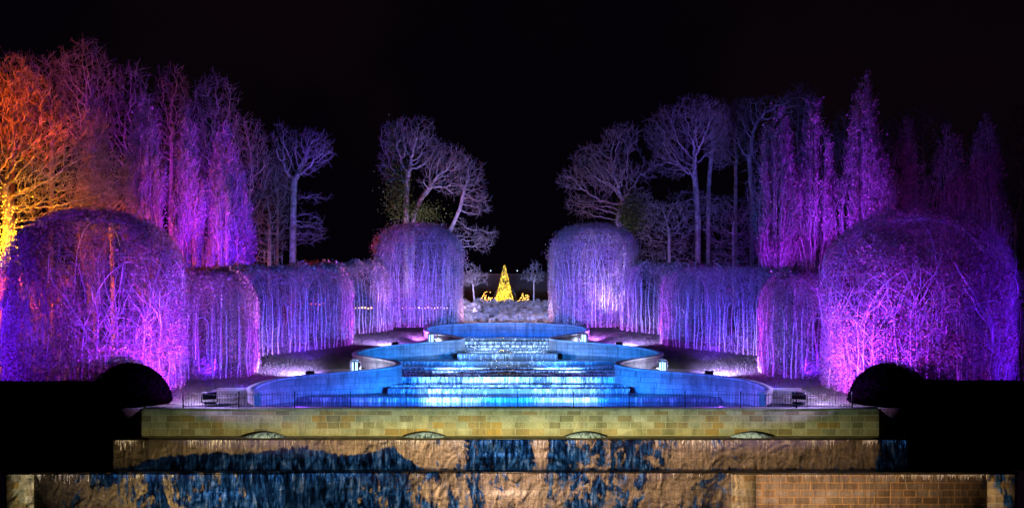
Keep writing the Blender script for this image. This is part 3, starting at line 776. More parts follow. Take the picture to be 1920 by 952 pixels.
def bare_tree(label, px, D, base_py, trunk, blobs, seed, att=700, step=.55, tw=2, group='bare trees behind the hedges', rad=.30, name='bare_tree', tl=.9, lean=0, material=None, ivy=()):
    rg = np.random.default_rng(seed); b = at(px, base_py, D)
    base = Vector((b.x, D, float(ground_z(b.x, D)) - .1))
    T = [tuple(at(x, y, D)) for x, y in trunk]
    B = []
    for (x, y, rx, ry) in blobs:
        c = at(x, y, D); kx = D / F; B.append((c.x, D + rg.uniform(-1, 1), c.z, rx * kx, min(rx, ry) * kx * .85, ry * kx))
    N, par = grow(rg, base, T, B, att, step)
    n = len(N); w = np.zeros(n); ch = np.zeros(n, int)
    for i in range(n - 1, 0, -1):
        if ch[i] == 0: w[i] = 1
        w[par[i]] += w[i]; ch[par[i]] += 1
    rr = w ** .50; rr = np.maximum(rr / rr.max() * rad, .016)
    th = empty(name, base); tag(th, label, 'tree', group)
    idx = np.arange(1, n); big_ = rr[idx] > .05
    mt = material or M_treebark
    a = Acc(); i1 = idx[big_]; a.add(*tube_q(N[par[i1]], N[i1], np.minimum(rr[par[i1]], rr[i1] * 1.6), rr[i1], 5)); a.out('trunk', mt, th, True)
    a = Acc(); i2 = idx[~big_]; a.add(*tube_q(N[par[i2]], N[i2], np.minimum(rr[par[i2]], rr[i2] * 1.7), rr[i2], 3))
    # fine twigs
    q = idx[(rr[idx] < .05)]; q = np.repeat(q, tw + (np.arange(len(q)) % 2)); d = N[q] - N[par[q]]; d /= np.linalg.norm(d, axis=1, keepdims=True)
    d = d + rg.normal(0, .65, d.shape) + [0, 0, .25]; d /= np.linalg.norm(d, axis=1, keepdims=True); L = rg.uniform(.35, 1.15, len(q))[:, None] * tl
    m1 = N[q] + d * L * .5; d2 = d + rg.normal(0, .35, d.shape) + [0, 0, .15]; m2 = m1 + d2 / np.linalg.norm(d2, axis=1, keepdims=True) * L * .5
    a.add(*tube_q(N[q], m1, .020, .013, 3)); a.add(*tube_q(m1, m2, .013, .008, 3))
    d3 = d + rg.normal(0, .6, d.shape); a.add(*tube_q(m1, m1 + d3 / np.linalg.norm(d3, axis=1, keepdims=True) * L * .45, .012, .007, 3))
    a.out('crown', material or M_fine, th)
    if ivy:
        Pl = []
        for (x, y, rx, ry, m_) in ivy:
            c = at(x, y, D - .8); q_ = rg.normal(size=(m_, 3)) * .5; Pl.append(np.array(c) + q_ * np.array([rx * D / F, rx * D / F, ry * D / F]))
        mesh_np('ivy', *leaf_q(np.concatenate(Pl), .12, rg), M_ivy, th)
    return th
bare_tree('tall solitary bare oak with a forked crown, left of the gap in the trees', 548, 97, 480, [(549, 420), (551, 345)], [(574, 275, 48, 38), (532, 268, 24, 34), (600, 285, 24, 26), (560, 315, 40, 20), (604, 372, 22, 10), (585, 430, 26, 26), (520, 330, 20, 30)], 101, 620, .5, 2, rad=.42)
bare_tree('pale bare tree with ivy round its trunk, left of the yellow cone', 762, 102, 450, [(761, 400), (762, 358)], [(762, 262, 56, 38), (735, 300, 28, 48), (800, 285, 36, 34), (780, 235, 40, 16), (722, 300, 14, 16)], 102, 700, .5, 2, rad=.36, ivy=((745, 360, 26, 60, 2600), (735, 265, 12, 34, 500), (790, 400, 40, 20, 1200)))
bare_tree('bare tree leaning right beside the ivy clad one', 771, 103, 450, [(775, 405), (790, 372), (808, 350)], [(836, 305, 44, 34), (820, 340, 36, 22), (850, 350, 28, 22)], 103, 460, .5, 2, rad=.32)
bare_tree('bare tree with drooping limbs reaching toward the yellow cone', 838, 104, 460, [(845, 430), (862, 392), (872, 350)], [(882, 335, 30, 42), (892, 380, 28, 28), (900, 440, 34, 14), (905, 455, 22, 20), (870, 300, 14, 14)], 104, 480, .5, 2, rad=.28)
bare_tree('broad bare tree with layered crown right of the gap', 1160, 101, 450, [(1160, 410), (1168, 372)], [(1166, 262, 38, 34), (1115, 300, 46, 34), (1080, 340, 40, 26), (1105, 385, 48, 26), (1195, 385, 34, 34), (1150, 330, 50, 40), (1215, 320, 20, 24)], 105, 950, .5, 2, rad=.36, ivy=((1180, 405, 30, 40, 2400),))
bare_tree('tallest bare tree with a dense round crown right of centre', 1308, 104, 450, [(1309, 410), (1306, 370), (1302, 320)], [(1262, 238, 52, 42), (1320, 238, 48, 52), (1228, 262, 26, 26), (1262, 300, 44, 34), (1345, 270, 26, 36), (1300, 210, 44, 26), (1300, 385, 60, 26)], 106, 1200, .5, 2, rad=.40)
bare_tree('second slender trunked bare tree just right of the tallest', 1328, 106, 450, [(1328, 400), (1330, 330), (1336, 270)], [(1340, 235, 34, 40), (1352, 290, 24, 30)], 107, 350, .5, 2, rad=.28)
bare_tree('dim bare tree behind the columnar trees at the right', 1410, 110, 450, [(1410, 380), (1405, 300)], [(1402, 212, 38, 34), (1440, 205, 30, 28), (1380, 250, 20, 30), (1485, 200, 34, 26)], 108, 520, .6, 2, rad=.3)
BL = [('dim violet bare tree with upright limbs above the orange tree', 95, 92, (95, 165, 55, 60), 111), ('highest violet bare tree at the back left', 168, 90, (168, 150, 52, 78), 112),
      ('violet bare tree behind the leafy columnar trees', 245, 92, (250, 190, 40, 75), 113), ('faint reddish bare tree with a leaning limb', 320, 95, (318, 190, 38, 70), 114),
      ('blue violet bare tree rising over the columnar trees', 400, 93, (400, 215, 48, 80), 115), ('right hand violet bare tree of the left wood', 462, 95, (468, 290, 42, 75), 116),
      ('dark bare tree at the far top left', 22, 90, (22, 170, 60, 80), 117), ('dim tree low between the left wood and the oak', 505, 96, (500, 400, 45, 70), 118)]
for lab, px, D, b_, sd_ in BL:
    bare_tree(lab, px, D, 480, [(px, 430), (px + 2, b_[1] + b_[3] + 40)], [b_, (b_[0] - 15, b_[1] + b_[3] * .9, b_[2] * 1.1, b_[3] * .8), (b_[0] + 12, b_[1] + b_[3] * .3, b_[2] * .8, b_[3] * .7)], sd_, 520, .6, 2, group='bare trees of the left wood', rad=.26, tl=1.1)
bare_tree('wide spreading bare tree lit orange at the far left', 12, 64, 500, [(14, 430), (14, 385), (10, 350)], [(40, 230, 80, 100), (120, 300, 80, 90), (-30, 280, 60, 100), (60, 370, 120, 60), (190, 360, 60, 70), (20, 150, 40, 50), (160, 260, 50, 60)], 121, 1900, .42, 2, group='orange lit trees at the left', rad=.36, name='spreading_tree', tl=.7)
bare_tree('smaller bare tree lit dull red behind the front left dome', 215, 66, 500, [(210, 440), (205, 400)], [(205, 340, 50, 70), (170, 400, 60, 50), (250, 410, 40, 50)], 122, 520, .45, 2, group='orange lit trees at the left', rad=.22, name='spreading_tree', tl=.7)
for lab, px, b_, sd_ in (('dim purple bare tree behind the reddish columnar trees', 1735, (1735, 250, 50, 50), 131), ('barely lit bare tree at the right edge', 1905, (1905, 300, 50, 110), 132), ('dim bare tree between the tall columnar tree and the dome', 1580, (1580, 300, 40, 60), 133), ('dim undergrowth tree behind the right tunnel hedges', 1375, (1375, 425, 50, 60), 134), ('low dark spreading tree under the tallest bare tree', 1255, (1250, 425, 60, 50), 135), ('thin shadowy tree beside the first columnar tree of the right row', 1425, (1420, 330, 30, 80), 136)):
    bare_tree(lab, px, 100, 480, [(px, 430), (px, b_[1] + b_[3] + 10)], [b_, (b_[0], b_[1] + b_[3], b_[2], b_[3] * .7)], sd_, 420, .65, 2, group='bare trees of the right wood', rad=.22, tl=1.1)

# the dark wood behind: copies of the back trees, farther off
srcs = [o for o in COL.objects if o.parent is None and o.name.startswith('bare_tree') and o.get('group') in ('bare trees of the left wood', 'bare trees of the right wood')]
FAR = [(1380, 118, 0, 1.25, 'far dim bare tree behind the gap between the tallest bare tree and the columnar trees'), (1500, 120, 1, 1.3, 'far dim bare tree behind the first two columnar trees of the right row'), (1575, 117, 2, 1.2, 'far dim bare tree beside the tallest columnar tree'),
       (1665, 119, 3, 1.15, 'far dark bare tree right of the tallest columnar tree'), (1815, 116, 4, 1.1, 'far dark bare tree between the last two columnar trees'), (1880, 112, 5, 1.05, 'far dark bare tree right of the faint slender columnar tree'),
       (300, 112, 6, 1.05, 'far dim bare tree between the pink tinged and the second columnar tree'), (380, 114, 2, 1.1, 'far dim bare tree behind the blue violet bare tree'), (520, 116, 1, .9, 'far dark bare tree just left of the solitary oak')]
for px_, D_, k_, sc_, lab in FAR:
    o = copy_tree(srcs[k_]); x_ = at(px_, 400, D_).x; o.location = (x_, D_, float(ground_z(x_, D_)) - .1); o.rotation_euler.z = k_ * 1.3 + px_; o.scale = (sc_ * .8,) * 3
    tag(o, lab, 'tree', 'dark wood behind the garden')
# columnar trees
def columnar(label, px, D, top, halfw, seed, base_py=470, leafd=1.0, group='columnar trees'):
    rg = np.random.default_rng(seed); c = at(px, top, D); z0 = float(ground_z(c.x, D)) - .1; H = c.z - z0; Wd = halfw * D / F
    th = empty('columnar_tree', (c.x, D, z0)); tag(th, label, 'tree', group)
    def env(h): # half width fraction by height fraction
        return np.interp(h, [0, .12, .30, .55, .75, .9, 1.0], [.35, .65, .95, 1.0, .92, .74, .34])
    n = 64; az = rg.uniform(0, 6.28, n); q = rg.uniform(.1, 1, n) ** .6; topf = np.clip(1.0 - .42 * q ** 2 + rg.normal(0, .03, n), .3, 1); hf0 = rg.uniform(.05, .25, n)
    a = Acc(); K = 16; pts = []
    prev = None
    for k in range(K + 1):
        f = k / K; h = hf0 * f ** 0 * (1 - f) + topf * f; h = hf0 + (topf - hf0) * f
        rad = q * env(h) * Wd * np.clip(f * 2.4, 0, 1) ** .8 * (1 + .38 * np.sin(h * 9 + seed) * np.sin(az * 2 + h * 5 + seed * 1.7))
        P = np.stack([c.x + np.cos(az) * rad + rg.normal(0, .05, n), D + np.sin(az) * rad * .9 + rg.normal(0, .05, n), z0 + h * H], 1)
        if prev is not None: a.add(*tube_q(prev, P, .085 * (1 - f) + .022, .085 * (1 - f - 1 / K) + .022 if f < 1 else .012, 4))
        prev = P; pts.append(P)
    a.add(*tube_q(np.array([[c.x, D, z0]]), np.array([[c.x, D, z0 + .25 * H]]), .2, .12, 6))
    a.out('trunk', M_treebark, th)
    pts = np.array(pts)[3:].reshape(-1, 3); m_ = int(9000 * leafd)
    i = rg.integers(0, len(pts), m_); P0 = pts[i] + rg.normal(0, .1, (m_, 3)); ax = P0 - np.array([c.x, D, 0]); ax[:, 2] = 0; ax /= np.linalg.norm(ax, axis=1, keepdims=True) + .1
    d = ax * .45 + rg.normal(0, .25, (m_, 3)) + [0, 0, 1.0]; L = rg.uniform(.25, .9, (m_, 1)); P1 = P0 + d * L
    a = Acc().add(*tube_q(P0, P1, .013, .006, 3)); a.out('crown', M_twig, th)
    k = rg.integers(0, m_, int(11000 * leafd)); P = P0[k] + (P1 - P0)[k] * rg.random((len(k), 1)) + rg.normal(0, .07, (len(k), 3))
    hf = (P[:, 2] - z0) / H; ok = rg.random(len(k)) < np.clip(.15 + hf * .9, 0, 1)
    mesh_np('leaves', *leaf_q(P[ok], .095, rg), M_leaf, th)
columnar('short leafy columnar tree half lost in the orange tree', 178, 77, 168, 26, 201, group='columnar trees at the left')
columnar('tall pink tinged columnar tree with dense leaves at its tip', 272, 76, 180, 33, 202, group='columnar trees at the left', leafd=1.3)
columnar('blue violet columnar tree, second in from the pink one', 350, 77, 206, 28, 203, group='columnar trees at the left')
columnar('bright violet columnar tree nearest the centre in the left row', 420, 78, 236, 33, 204, group='columnar trees at the left', leafd=1.2)
columnar('lowest columnar tree at the right end of the left row', 452, 79, 318, 20, 205, group='columnar trees at the left')
columnar('bright purple columnar tree, first of the right row', 1455, 77, 205, 44, 206, group='columnar trees at the right', leafd=1.3)
columnar('bright purple columnar tree, second of the right row', 1525, 77, 190, 42, 207, group='columnar trees at the right', leafd=1.2)
columnar('tallest columnar tree, rising over the front right dome', 1618, 76, 150, 45, 208, group='columnar trees at the right', leafd=1.4)
columnar('dim reddish columnar tree behind the top of the right dome', 1697, 79, 234, 36, 209, group='columnar trees at the right', leafd=.8)
columnar('dim wide columnar tree over the right shoulder of the right dome', 1778, 79, 236, 42, 210, group='columnar trees at the right', leafd=.8)
columnar('faint slender columnar tree at the end of the right row', 1846, 78, 222, 30, 211, group='columnar trees at the right', leafd=.7)

# ------------------------------------------------------------------ lanterns
def lantern_proto():
    th = empty('lantern', (0, 0, 0)); a = Acc()
    def lathe(prof, k=28):
        A_ = np.linspace(0, 2 * math.pi, k + 1); return np.array([np.stack([r * np.cos(A_), r * np.sin(A_), np.full(k + 1, z)], 1) for r, z in prof])
    Acc().grid(lathe([(0, .0), (.42, .0), (.42, .10), (.36, .14), (0, .14)])).out('base', M_steel, th)
    Acc().grid(lathe([(.36, .142), (.36, 1.0), (.33, 1.10), (.24, 1.18), (.12, 1.22), (.001, 1.23)])).out('glass_cover', M_glass, th, True)
    for x, y in ((-.15, 0), (.12, -.08), (.02, .14)): Acc().tube([(x, y, .15), (x, y, 1.0)], .045, 8).out('light_tube', M_tube, th)
    for k in range(4):
        an = k * math.pi / 2 + .4; Acc().tube([(.375 * math.cos(an), .375 * math.sin(an), .14), (.375 * math.cos(an), .375 * math.sin(an), 1.02)], .014, 4).out('bar', M_steel, th)
    Acc().tube([(.375 * math.cos(t_), .375 * math.sin(t_), 1.02) for t_ in np.linspace(0, 6.283, 25)], .016, 4).out('hoop', M_steel, th)
    return th
LP = [(-10.75, 59.0, 'glowing glass cylinder lantern by the lower bend of the basin wall on the left'), (10.85, 59.0, 'glowing glass cylinder lantern by the lower bend of the basin wall on the right'),
      (-6.9, 77.0, 'farther glass cylinder lantern by the upper bend of the wall on the left'), (7.1, 77.0, 'farther glass cylinder lantern by the upper bend of the wall on the right')]
pr = lantern_proto()
for i, (x, y, lab) in enumerate(LP):
    o = pr if i == 0 else copy_tree(pr)
    o.location = (x, y, float(ground_z(x, y)) + .06); tag(o, lab, 'lantern', 'glass lanterns by the basin')
    point((x + .5 * (1 if x < 0 else -1), y + .25, o.location.z + .55), (.55, .60, 1.0), .28 if y < 70 else .06, .08)

# ------------------------------------------------------------------ flood fixtures
def flood_proto():
    th = empty('floodlight', (0, 0, 0))
    Acc().box(-.36, .36, -.16, .14, .24, .72).out('housing', M_black, th); a = Acc()
    for k in range(7): a.box(-.34 + k * .105, -.31 + k * .105, .142, .21, .27, .69)
    a.out('cooling_fins', M_black, th)
    a = Acc().box(-.44, -.40, -.04, .04, .06, .52); a.box(.40, .44, -.04, .04, .06, .52); a.box(-.44, .44, -.04, .04, .02, .058); a.out('bracket', M_black, th)
    Acc().box(-.30, .30, -.25, .2, -.06, .018).out('foot', M_black, th)
    return th
fp = flood_proto()
FL = [(at(393, 750, 46.4).x, 46.4, 1, 25, 'big black floodlight behind the railing at the left'), (at(1498, 750, 46.4).x, 46.4, 1, -25, 'big black floodlight behind the railing at the right'),
      (-12.9, 54.5, .75, 200, 'small floodlight on the left lawn edge beside the lower basin curve'), (13.0, 54.5, .75, 160, 'small floodlight on the right lawn edge beside the lower basin curve'),
      (-9.5, 71.2, .7, 200, 'small floodlight on the upper left lawn edge'), (9.5, 71.2, .7, 160, 'small floodlight on the upper right lawn edge')]
for i, (x, y, sc_, rz, lab) in enumerate(FL):
    o = fp if i == 0 else copy_tree(fp)
    o.location = (x, y, max(float(ground_z(x, y)), .1 if y < 47 else 0) + .08); o.scale = (sc_, sc_, sc_ * .8); o.rotation_euler.z = R(rz); tag(o, lab, 'floodlight', 'floodlights')

# ------------------------------------------------------------------ steps in the path
for s in (-1, 1):
    for (cx, cyy, n_, w_, dz) in ((15.6, 48.0, 5, 1.6, .11), (10.8, 61.0, 5, 1.0, .12)):
        th = empty('garden_steps', (s * cx, cyy, float(ground_z(cx, cyy)))); tag(th, f"short flight of pale steps {'behind the railing' if cyy < 50 else 'behind the lower lantern'} on the {SIDE[s]}", 'steps')
        for k in range(n_):
            y0_ = cyy + k * .55; z_ = float(ground_z(cx + .6, cyy)) + .05 + k * dz * .8; xa, xb = sorted((s * (half(y0_) + .5), s * (half(y0_) + .5 + w_ * 1.6)))
            Acc().box(xa, xb, y0_, y0_ + .50, z_ - .6, z_).out('step', M_pave, th)

# ------------------------------------------------------------------ beyond the basin
# gravel bed and planting
G = []
for D in np.linspace(89.6, 92.2, 5):
    x = np.linspace(-6, 6, 40); G.append(np.stack([x, np.full(40, D) , ground_z(x, np.full(40, D)) + .05], 1))
tag(Acc().grid(np.array(G)).out('gravel_path', M_gravel, smooth=True), kind='structure')
rg = np.random.default_rng(77)
protos = []
for k in range(4):
    a = Acc(); n = 260; an = rg.uniform(0, 6.28, n); el = rg.uniform(.15, 1.45, n); L = rg.uniform(.25, .62, n)
    d0 = np.stack([np.cos(an) * np.cos(el), np.sin(an) * np.cos(el), np.sin(el)], 1); P0 = rg.normal(0, .04, (n, 3)); P0[:, 2] = 0
    P1 = P0 + d0 * L[:, None] * .6; P2 = P1 + (d0 + [0, 0, -.25]) * L[:, None] * .5
    a.add(*tube_q(P0, P1, .012, .016, 3)); a.add(*tube_q(P1, P2, .016, .004, 3)); protos.append((a, None))
meshes = []
words = ['dense', 'loose', 'tall', 'flopping', 'bushy', 'thin']
cnt = 0
for r_, D in enumerate(np.linspace(92.4, 101.0, 7)):
    for x in np.arange(-5.6, 5.7, 1.05):
        x_ = x + rg.normal(0, .16) + (r_ % 2) * .4; y_ = D + rg.normal(0, .3); k = cnt % 4
        if cnt < 4: o = protos[k][0].out('ornamental_grass', M_tuft); meshes.append(o.data)
        else: o = bpy.data.objects.new('ornamental_grass', meshes[k]); COL.objects.link(o)
        sc_ = rg.uniform(.9, 1.7); o.location = (x_, y_, float(ground_z(x_, y_))); o.scale = (sc_, sc_, sc_ * rg.uniform(.9, 1.2)); o.rotation_euler.z = rg.uniform(0, 6)
        tag(o, 'pale frosted ornamental grass tuft on the bank in front of the yellow cone', 'plant', 'ornamental grass tufts on the bank'); cnt += 1
# yellow cone
c = at(946, 577, 104.5); zc = float(ground_z(c.x, 104.5)); Hc = at(946, 498, 104.5).z - zc
th = empty('cone_tree', (c.x, 104.5, zc)); tag(th, 'tall narrow cone tree covered in bright yellow lights at the end of the view', 'light cone tree')
n = 9000; h = 1 - np.sqrt(rg.random(n)); an = rg.uniform(0, 6.28, n); rad = (1 - h) * 1.10 + .05
P = np.stack([c.x + rad * np.cos(an), 104.5 + rad * np.sin(an), zc + .1 + h * Hc], 1) + rg.normal(0, .03, (n, 3))
mesh_np('foliage', *leaf_q(P, .09, rg), M_conifer, th)
Acc().tube([(c.x, 104.5, zc - .1), (c.x, 104.5, zc + Hc * .9)], [.15, .03], 8).out('trunk', M_treebark, th)
n = 3400; h = 1 - np.sqrt(rg.random(n)); an = rg.uniform(0, 6.28, n); rad = (1 - h) * 1.14 + .06
P = np.stack([c.x + rad * np.cos(an), 104.5 + rad * np.sin(an), zc + .1 + h * Hc], 1)
cl = np.array([mnoise.noise((p_[0] * 2.2, p_[1] * 2.2, p_[2] * 3.0)) for p_ in P]); P = P[cl > rg.uniform(-.85, .15, n)]
o = mesh_np('fairy_lights', *tube_q(P - [0, 0, .022], P + [0, 0, .022], .026, .026, 4), M_gold, th); tag(o, kind='stuff')
point((c.x, 102.6, zc + 1.0), (1, .72, .08), .12)
# light globes either side
for (px, py, rr_, cntb, lab) in ((911, 560, .95, 46, 'round bush wound with warm lights at the left of the cone'), (985, 562, .8, 40, 'round bush wound with warm lights at the right of the cone'), (883, 572, .35, 8, 'tiny bush with warm lights farthest left of the cone')):
    q = at(px, py, 106); zb = float(ground_z(q.x, 106)); th = empty('lit_bush', (q.x, 106, zb)); tag(th, lab, 'bush', 'bushes with fairy lights')
    m_ = 900; v = rg.normal(size=(m_, 3)); v /= np.linalg.norm(v, axis=1, keepdims=True); P = np.array([q.x, 106, q.z]) + v * rr_ * rg.uniform(.7, 1, (m_, 1)) * [1.1, 1, 1]
    mesh_np('foliage', *leaf_q(P, .10, rg), M_leafdark, th)
    Acc().tube([(q.x, 106, zb - .1), (q.x, 106, q.z)], [.06, .04], 6).out('trunk', M_treebark, th)
    v = rg.normal(size=(cntb, 3)); v /= np.linalg.norm(v, axis=1, keepdims=True); v[:, 1] = -np.abs(v[:, 1]); P = np.array([q.x, 106, q.z]) + v * rr_ * rg.uniform(.3, 1.05, (cntb, 1)) * [1.2, 1, 1] - [0, .6, 0]
    o = mesh_np('fairy_lights', *tube_q(P - [0, 0, .03], P + [0, 0, .03], .032, .032, 5), M_warm, th); tag(o, kind='stuff')
bare_tree('small bare young tree at the left of the yellow cone', 889, 100, 580, [(889, 560), (887, 535)], [(884, 510, 20, 18), (896, 520, 18, 16), (880, 525, 16, 12)], 141, 110, .3, 2, group='young bare trees by the cone', rad=.09, name='young_tree', tl=.45)
bare_tree('small bare young tree at the right of the yellow cone', 1001, 100, 580, [(1001, 560), (1001, 535)], [(1003, 508, 14, 20), (1010, 520, 14, 14), (990, 520, 14, 12)], 142, 110, .3, 2, group='young bare trees by the cone', rad=.09, name='young_tree', tl=.45)
point(at(889, 540, 98.0), (.9, .8, 1.0), .06); point(at(1001, 540, 98.0), (.9, .8, 1.0), .06)
# hoop arch behind the cone
q = at(947, 578, 107); A_ = np.linspace(0, math.pi, 30)
th = empty('garden_arch', (q.x, 107, float(ground_z(q.x, 107)))); tag(th, 'thin pale double hoop arch behind the yellow cone', 'garden arch')
for rr_ in (1.35, 1.5): Acc().tube([(q.x + rr_ * math.cos(t_), 107, q.z + .9 + 1.7 * rr_ * math.sin(t_) * .75) for t_ in A_], .02, 4).out('hoop', M_steel, th)
# brick wall across the end
q0 = at(855, 515, 112); q1 = at(1045, 515, 112)
th = empty('brick_wall', (0, 112, 6)); tag(th, 'dark old brick garden wall across the end behind the yellow cone', 'brick wall')
Acc().box(q0.x - 6, q1.x + 6, 112, 112.5, 4.5, q0.z).out('wall', M_wallfar, th); Acc().box(q0.x - 6, q1.x + 6, 111.9, 112.6, q0.z + .003, q0.z + .15).out('coping', M_wallfar, th)
for px, lab in ((920, 'left'), (970, 'right')):
    q = at(px, 508, 111.5); o = empty('wall_lamp', q); tag(o, f'tiny white lamp on the {lab} of the far brick wall top', 'lamp')
    Acc().box(q.x - .05, q.x + .05, 112.05, 112.25, q0.z + .153, q.z + .02).out('bracket', M_black, o); Acc().tube([(q.x, 112.15, q.z + .023), (q.x, 112.15, q.z + .16)], .07, 8).out('bulb', M_lampb, o)
# string of warm lights seen through the left hedges
for (a0, a1, py, D, n_, lab) in ((655, 850, 577, 97, 34, 'string of warm bulbs seen through the far left hedges'), (560, 615, 570, 95, 8, 'short string of orange bulbs seen through the middle left hedge')):
    A0 = at(a0, py, D); B0 = at(a1, py, D); P = np.array([np.array(A0) + (np.array(B0) - np.array(A0)) * t_ + [0, 0, .05 * math.sin(t_ * 60)] for t_ in np.linspace(0, 1, n_)])
    th = empty('string_lights', A0); tag(th, lab, 'string lights'); Acc().tube(P + [0, 0, .10], .012, 3).out('cable', M_black, th)
    o = mesh_np('bulbs', *tube_q(P - [0, 0, .06], P + [0, 0, .06], .07, .07, 6), M_warm if n_ > 10 else M_redb, th)
# golden lights on the orange tree trunk
th = empty('golden_light_net', at(12, 480, 60)); tag(th, 'cluster of golden fairy lights round the trunk at the far left edge', 'fairy lights')
n = 420; P = np.array(at(8, 460, 60)) + rg.normal(size=(n, 3)) * [.60, .5, 1.5]
o = mesh_np('bulbs', *tube_q(P - [0, 0, .03], P + [0, 0, .03], .035, .035, 5), M_gold, th); o['kind'] = 'stuff'
Acc().tube(P[np.argsort(P[:, 2])][::6], .008, 3).out('cable', M_black, th)
point(at(14, 455, 58.8), (1, .45, .03), 1.6)
point(at(6, 400, 61), (1, .40, .02), 1.2)
# ladder like frame on top of the middle left tunnel
q = at(512, 480, 70); th = empty('steel_frame', q); tag(th, 'small pale steel frame sticking up above the middle left tunnel hedge', 'steel frame')
for dx in (-.75, .15, .75): Acc().tube([(q.x + dx, 70, q.z - .9), (q.x + dx, 70, q.z + (.6 if dx < .7 else .1))], .03, 5).out('upright', M_steel, th)
for dz_, xa, xb in ((.28, -.75, .15), (-.1, .15, .75)): Acc().tube([(q.x + xa, 70, q.z + dz_), (q.x + xb, 70, q.z + dz_)], .025, 5).out('crossbar', M_steel, th)

# grass blades on the lit lawns
n = 90000; D = rg.uniform(47.2, 84, n); off = rg.uniform(.5, 13, n); x = halfv(D) + off; s_ = rg.choice([-1, 1], n)
P = np.stack([s_ * x, D, ground_z(x, D)], 1); d = rg.normal(0, .35, (n, 3)) + [0, 0, 1]; L = rg.uniform(.05, .12, (n, 1))
tip = P + d * L; w = rg.normal(size=(n, 3)) * [1, 1, 0]; w /= np.linalg.norm(w, axis=1, keepdims=True); w *= .012
V = np.stack([P - w, P + w, tip], 1).reshape(-1, 3); Q = (np.arange(n) * 3)[:, None] + np.arange(3)[None]
tag(mesh_np('grass', V, Q, M_grass), 'short winter grass blades on the lawns', 'grass', kind='stuff')

# ------------------------------------------------------------------ the picture projector for the terraced walls
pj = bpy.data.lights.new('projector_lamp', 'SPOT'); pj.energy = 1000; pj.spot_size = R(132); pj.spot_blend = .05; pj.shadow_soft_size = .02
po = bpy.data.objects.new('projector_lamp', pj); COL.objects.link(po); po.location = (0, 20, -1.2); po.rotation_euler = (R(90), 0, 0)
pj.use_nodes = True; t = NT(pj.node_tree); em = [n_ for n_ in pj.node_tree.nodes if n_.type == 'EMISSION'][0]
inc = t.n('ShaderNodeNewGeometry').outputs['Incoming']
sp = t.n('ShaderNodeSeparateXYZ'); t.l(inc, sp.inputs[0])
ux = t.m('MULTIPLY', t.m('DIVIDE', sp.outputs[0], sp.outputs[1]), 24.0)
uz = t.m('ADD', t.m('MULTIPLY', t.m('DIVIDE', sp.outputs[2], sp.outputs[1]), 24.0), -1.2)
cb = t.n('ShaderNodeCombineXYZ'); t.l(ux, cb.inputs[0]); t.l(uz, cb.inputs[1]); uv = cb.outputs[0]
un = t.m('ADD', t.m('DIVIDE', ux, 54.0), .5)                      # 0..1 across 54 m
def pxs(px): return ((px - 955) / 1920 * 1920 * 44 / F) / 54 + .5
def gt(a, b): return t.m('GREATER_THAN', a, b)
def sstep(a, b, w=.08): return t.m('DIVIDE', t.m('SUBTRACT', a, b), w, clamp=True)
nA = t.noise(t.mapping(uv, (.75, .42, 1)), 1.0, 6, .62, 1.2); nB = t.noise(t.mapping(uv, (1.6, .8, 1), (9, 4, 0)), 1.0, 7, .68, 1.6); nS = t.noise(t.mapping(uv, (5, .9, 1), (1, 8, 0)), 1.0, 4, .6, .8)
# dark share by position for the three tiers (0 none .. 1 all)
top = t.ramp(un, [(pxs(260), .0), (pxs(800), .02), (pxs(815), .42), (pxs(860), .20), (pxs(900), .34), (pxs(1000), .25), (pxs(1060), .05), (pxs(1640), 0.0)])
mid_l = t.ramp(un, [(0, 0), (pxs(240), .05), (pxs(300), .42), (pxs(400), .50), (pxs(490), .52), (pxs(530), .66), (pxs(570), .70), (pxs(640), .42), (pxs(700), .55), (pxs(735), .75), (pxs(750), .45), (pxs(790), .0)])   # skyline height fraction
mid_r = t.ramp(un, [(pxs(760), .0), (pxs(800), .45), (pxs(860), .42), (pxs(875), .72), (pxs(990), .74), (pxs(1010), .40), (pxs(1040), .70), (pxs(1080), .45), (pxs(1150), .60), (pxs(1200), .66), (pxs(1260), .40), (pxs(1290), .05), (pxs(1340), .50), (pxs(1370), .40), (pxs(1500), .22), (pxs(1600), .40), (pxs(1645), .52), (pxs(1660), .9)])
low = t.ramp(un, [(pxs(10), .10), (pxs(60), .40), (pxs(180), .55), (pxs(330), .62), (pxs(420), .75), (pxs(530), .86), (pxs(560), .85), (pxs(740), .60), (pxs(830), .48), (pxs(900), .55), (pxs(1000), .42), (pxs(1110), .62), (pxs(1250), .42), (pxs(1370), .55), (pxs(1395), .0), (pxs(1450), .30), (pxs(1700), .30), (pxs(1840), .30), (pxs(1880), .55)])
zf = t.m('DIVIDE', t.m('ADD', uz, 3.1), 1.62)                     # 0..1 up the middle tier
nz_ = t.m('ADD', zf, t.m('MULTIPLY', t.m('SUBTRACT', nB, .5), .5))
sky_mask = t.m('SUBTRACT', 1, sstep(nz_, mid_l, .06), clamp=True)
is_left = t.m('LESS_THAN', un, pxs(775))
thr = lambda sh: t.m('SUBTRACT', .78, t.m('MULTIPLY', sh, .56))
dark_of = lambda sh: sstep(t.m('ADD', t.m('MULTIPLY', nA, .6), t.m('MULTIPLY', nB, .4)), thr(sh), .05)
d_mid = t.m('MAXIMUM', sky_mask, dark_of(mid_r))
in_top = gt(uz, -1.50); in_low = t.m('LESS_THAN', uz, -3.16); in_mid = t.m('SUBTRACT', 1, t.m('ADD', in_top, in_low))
dark = t.m('ADD', t.m('MULTIPLY', in_top, dark_of(top)), t.m('ADD', t.m('MULTIPLY', in_mid, d_mid), t.m('MULTIPLY', in_low, dark_of(low))), clamp=True)
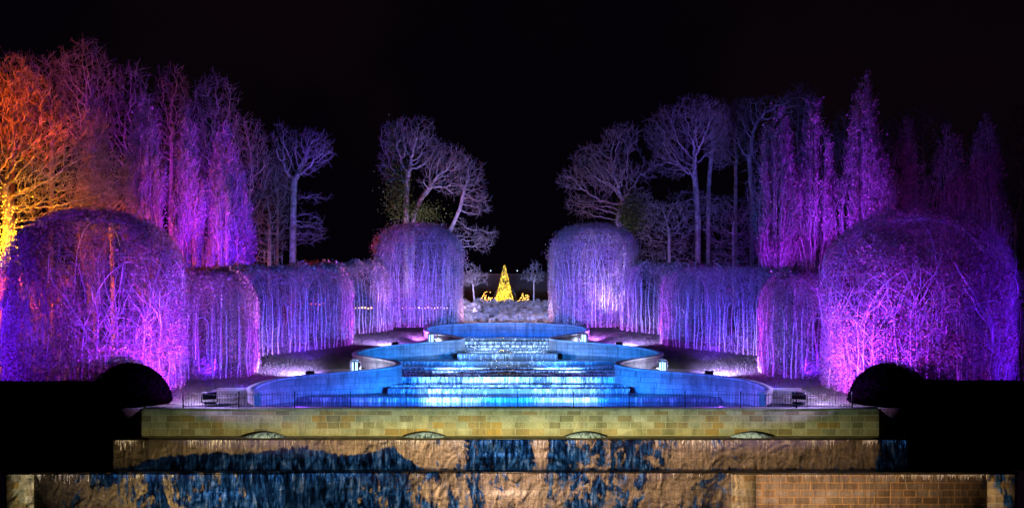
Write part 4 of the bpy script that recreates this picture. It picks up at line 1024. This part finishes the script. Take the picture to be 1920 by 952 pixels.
warm_mid = t.ramp(un, [(pxs(10), (.95, .85, .52)), (pxs(100), (1.0, .72, .48)), (pxs(212), (1.0, .72, .34)), (pxs(700), (1.0, .68, .32)), (pxs(900), (1.0, .66, .46)), (pxs(1300), (.95, .60, .36)), (pxs(1700), (.95, .60, .32))])
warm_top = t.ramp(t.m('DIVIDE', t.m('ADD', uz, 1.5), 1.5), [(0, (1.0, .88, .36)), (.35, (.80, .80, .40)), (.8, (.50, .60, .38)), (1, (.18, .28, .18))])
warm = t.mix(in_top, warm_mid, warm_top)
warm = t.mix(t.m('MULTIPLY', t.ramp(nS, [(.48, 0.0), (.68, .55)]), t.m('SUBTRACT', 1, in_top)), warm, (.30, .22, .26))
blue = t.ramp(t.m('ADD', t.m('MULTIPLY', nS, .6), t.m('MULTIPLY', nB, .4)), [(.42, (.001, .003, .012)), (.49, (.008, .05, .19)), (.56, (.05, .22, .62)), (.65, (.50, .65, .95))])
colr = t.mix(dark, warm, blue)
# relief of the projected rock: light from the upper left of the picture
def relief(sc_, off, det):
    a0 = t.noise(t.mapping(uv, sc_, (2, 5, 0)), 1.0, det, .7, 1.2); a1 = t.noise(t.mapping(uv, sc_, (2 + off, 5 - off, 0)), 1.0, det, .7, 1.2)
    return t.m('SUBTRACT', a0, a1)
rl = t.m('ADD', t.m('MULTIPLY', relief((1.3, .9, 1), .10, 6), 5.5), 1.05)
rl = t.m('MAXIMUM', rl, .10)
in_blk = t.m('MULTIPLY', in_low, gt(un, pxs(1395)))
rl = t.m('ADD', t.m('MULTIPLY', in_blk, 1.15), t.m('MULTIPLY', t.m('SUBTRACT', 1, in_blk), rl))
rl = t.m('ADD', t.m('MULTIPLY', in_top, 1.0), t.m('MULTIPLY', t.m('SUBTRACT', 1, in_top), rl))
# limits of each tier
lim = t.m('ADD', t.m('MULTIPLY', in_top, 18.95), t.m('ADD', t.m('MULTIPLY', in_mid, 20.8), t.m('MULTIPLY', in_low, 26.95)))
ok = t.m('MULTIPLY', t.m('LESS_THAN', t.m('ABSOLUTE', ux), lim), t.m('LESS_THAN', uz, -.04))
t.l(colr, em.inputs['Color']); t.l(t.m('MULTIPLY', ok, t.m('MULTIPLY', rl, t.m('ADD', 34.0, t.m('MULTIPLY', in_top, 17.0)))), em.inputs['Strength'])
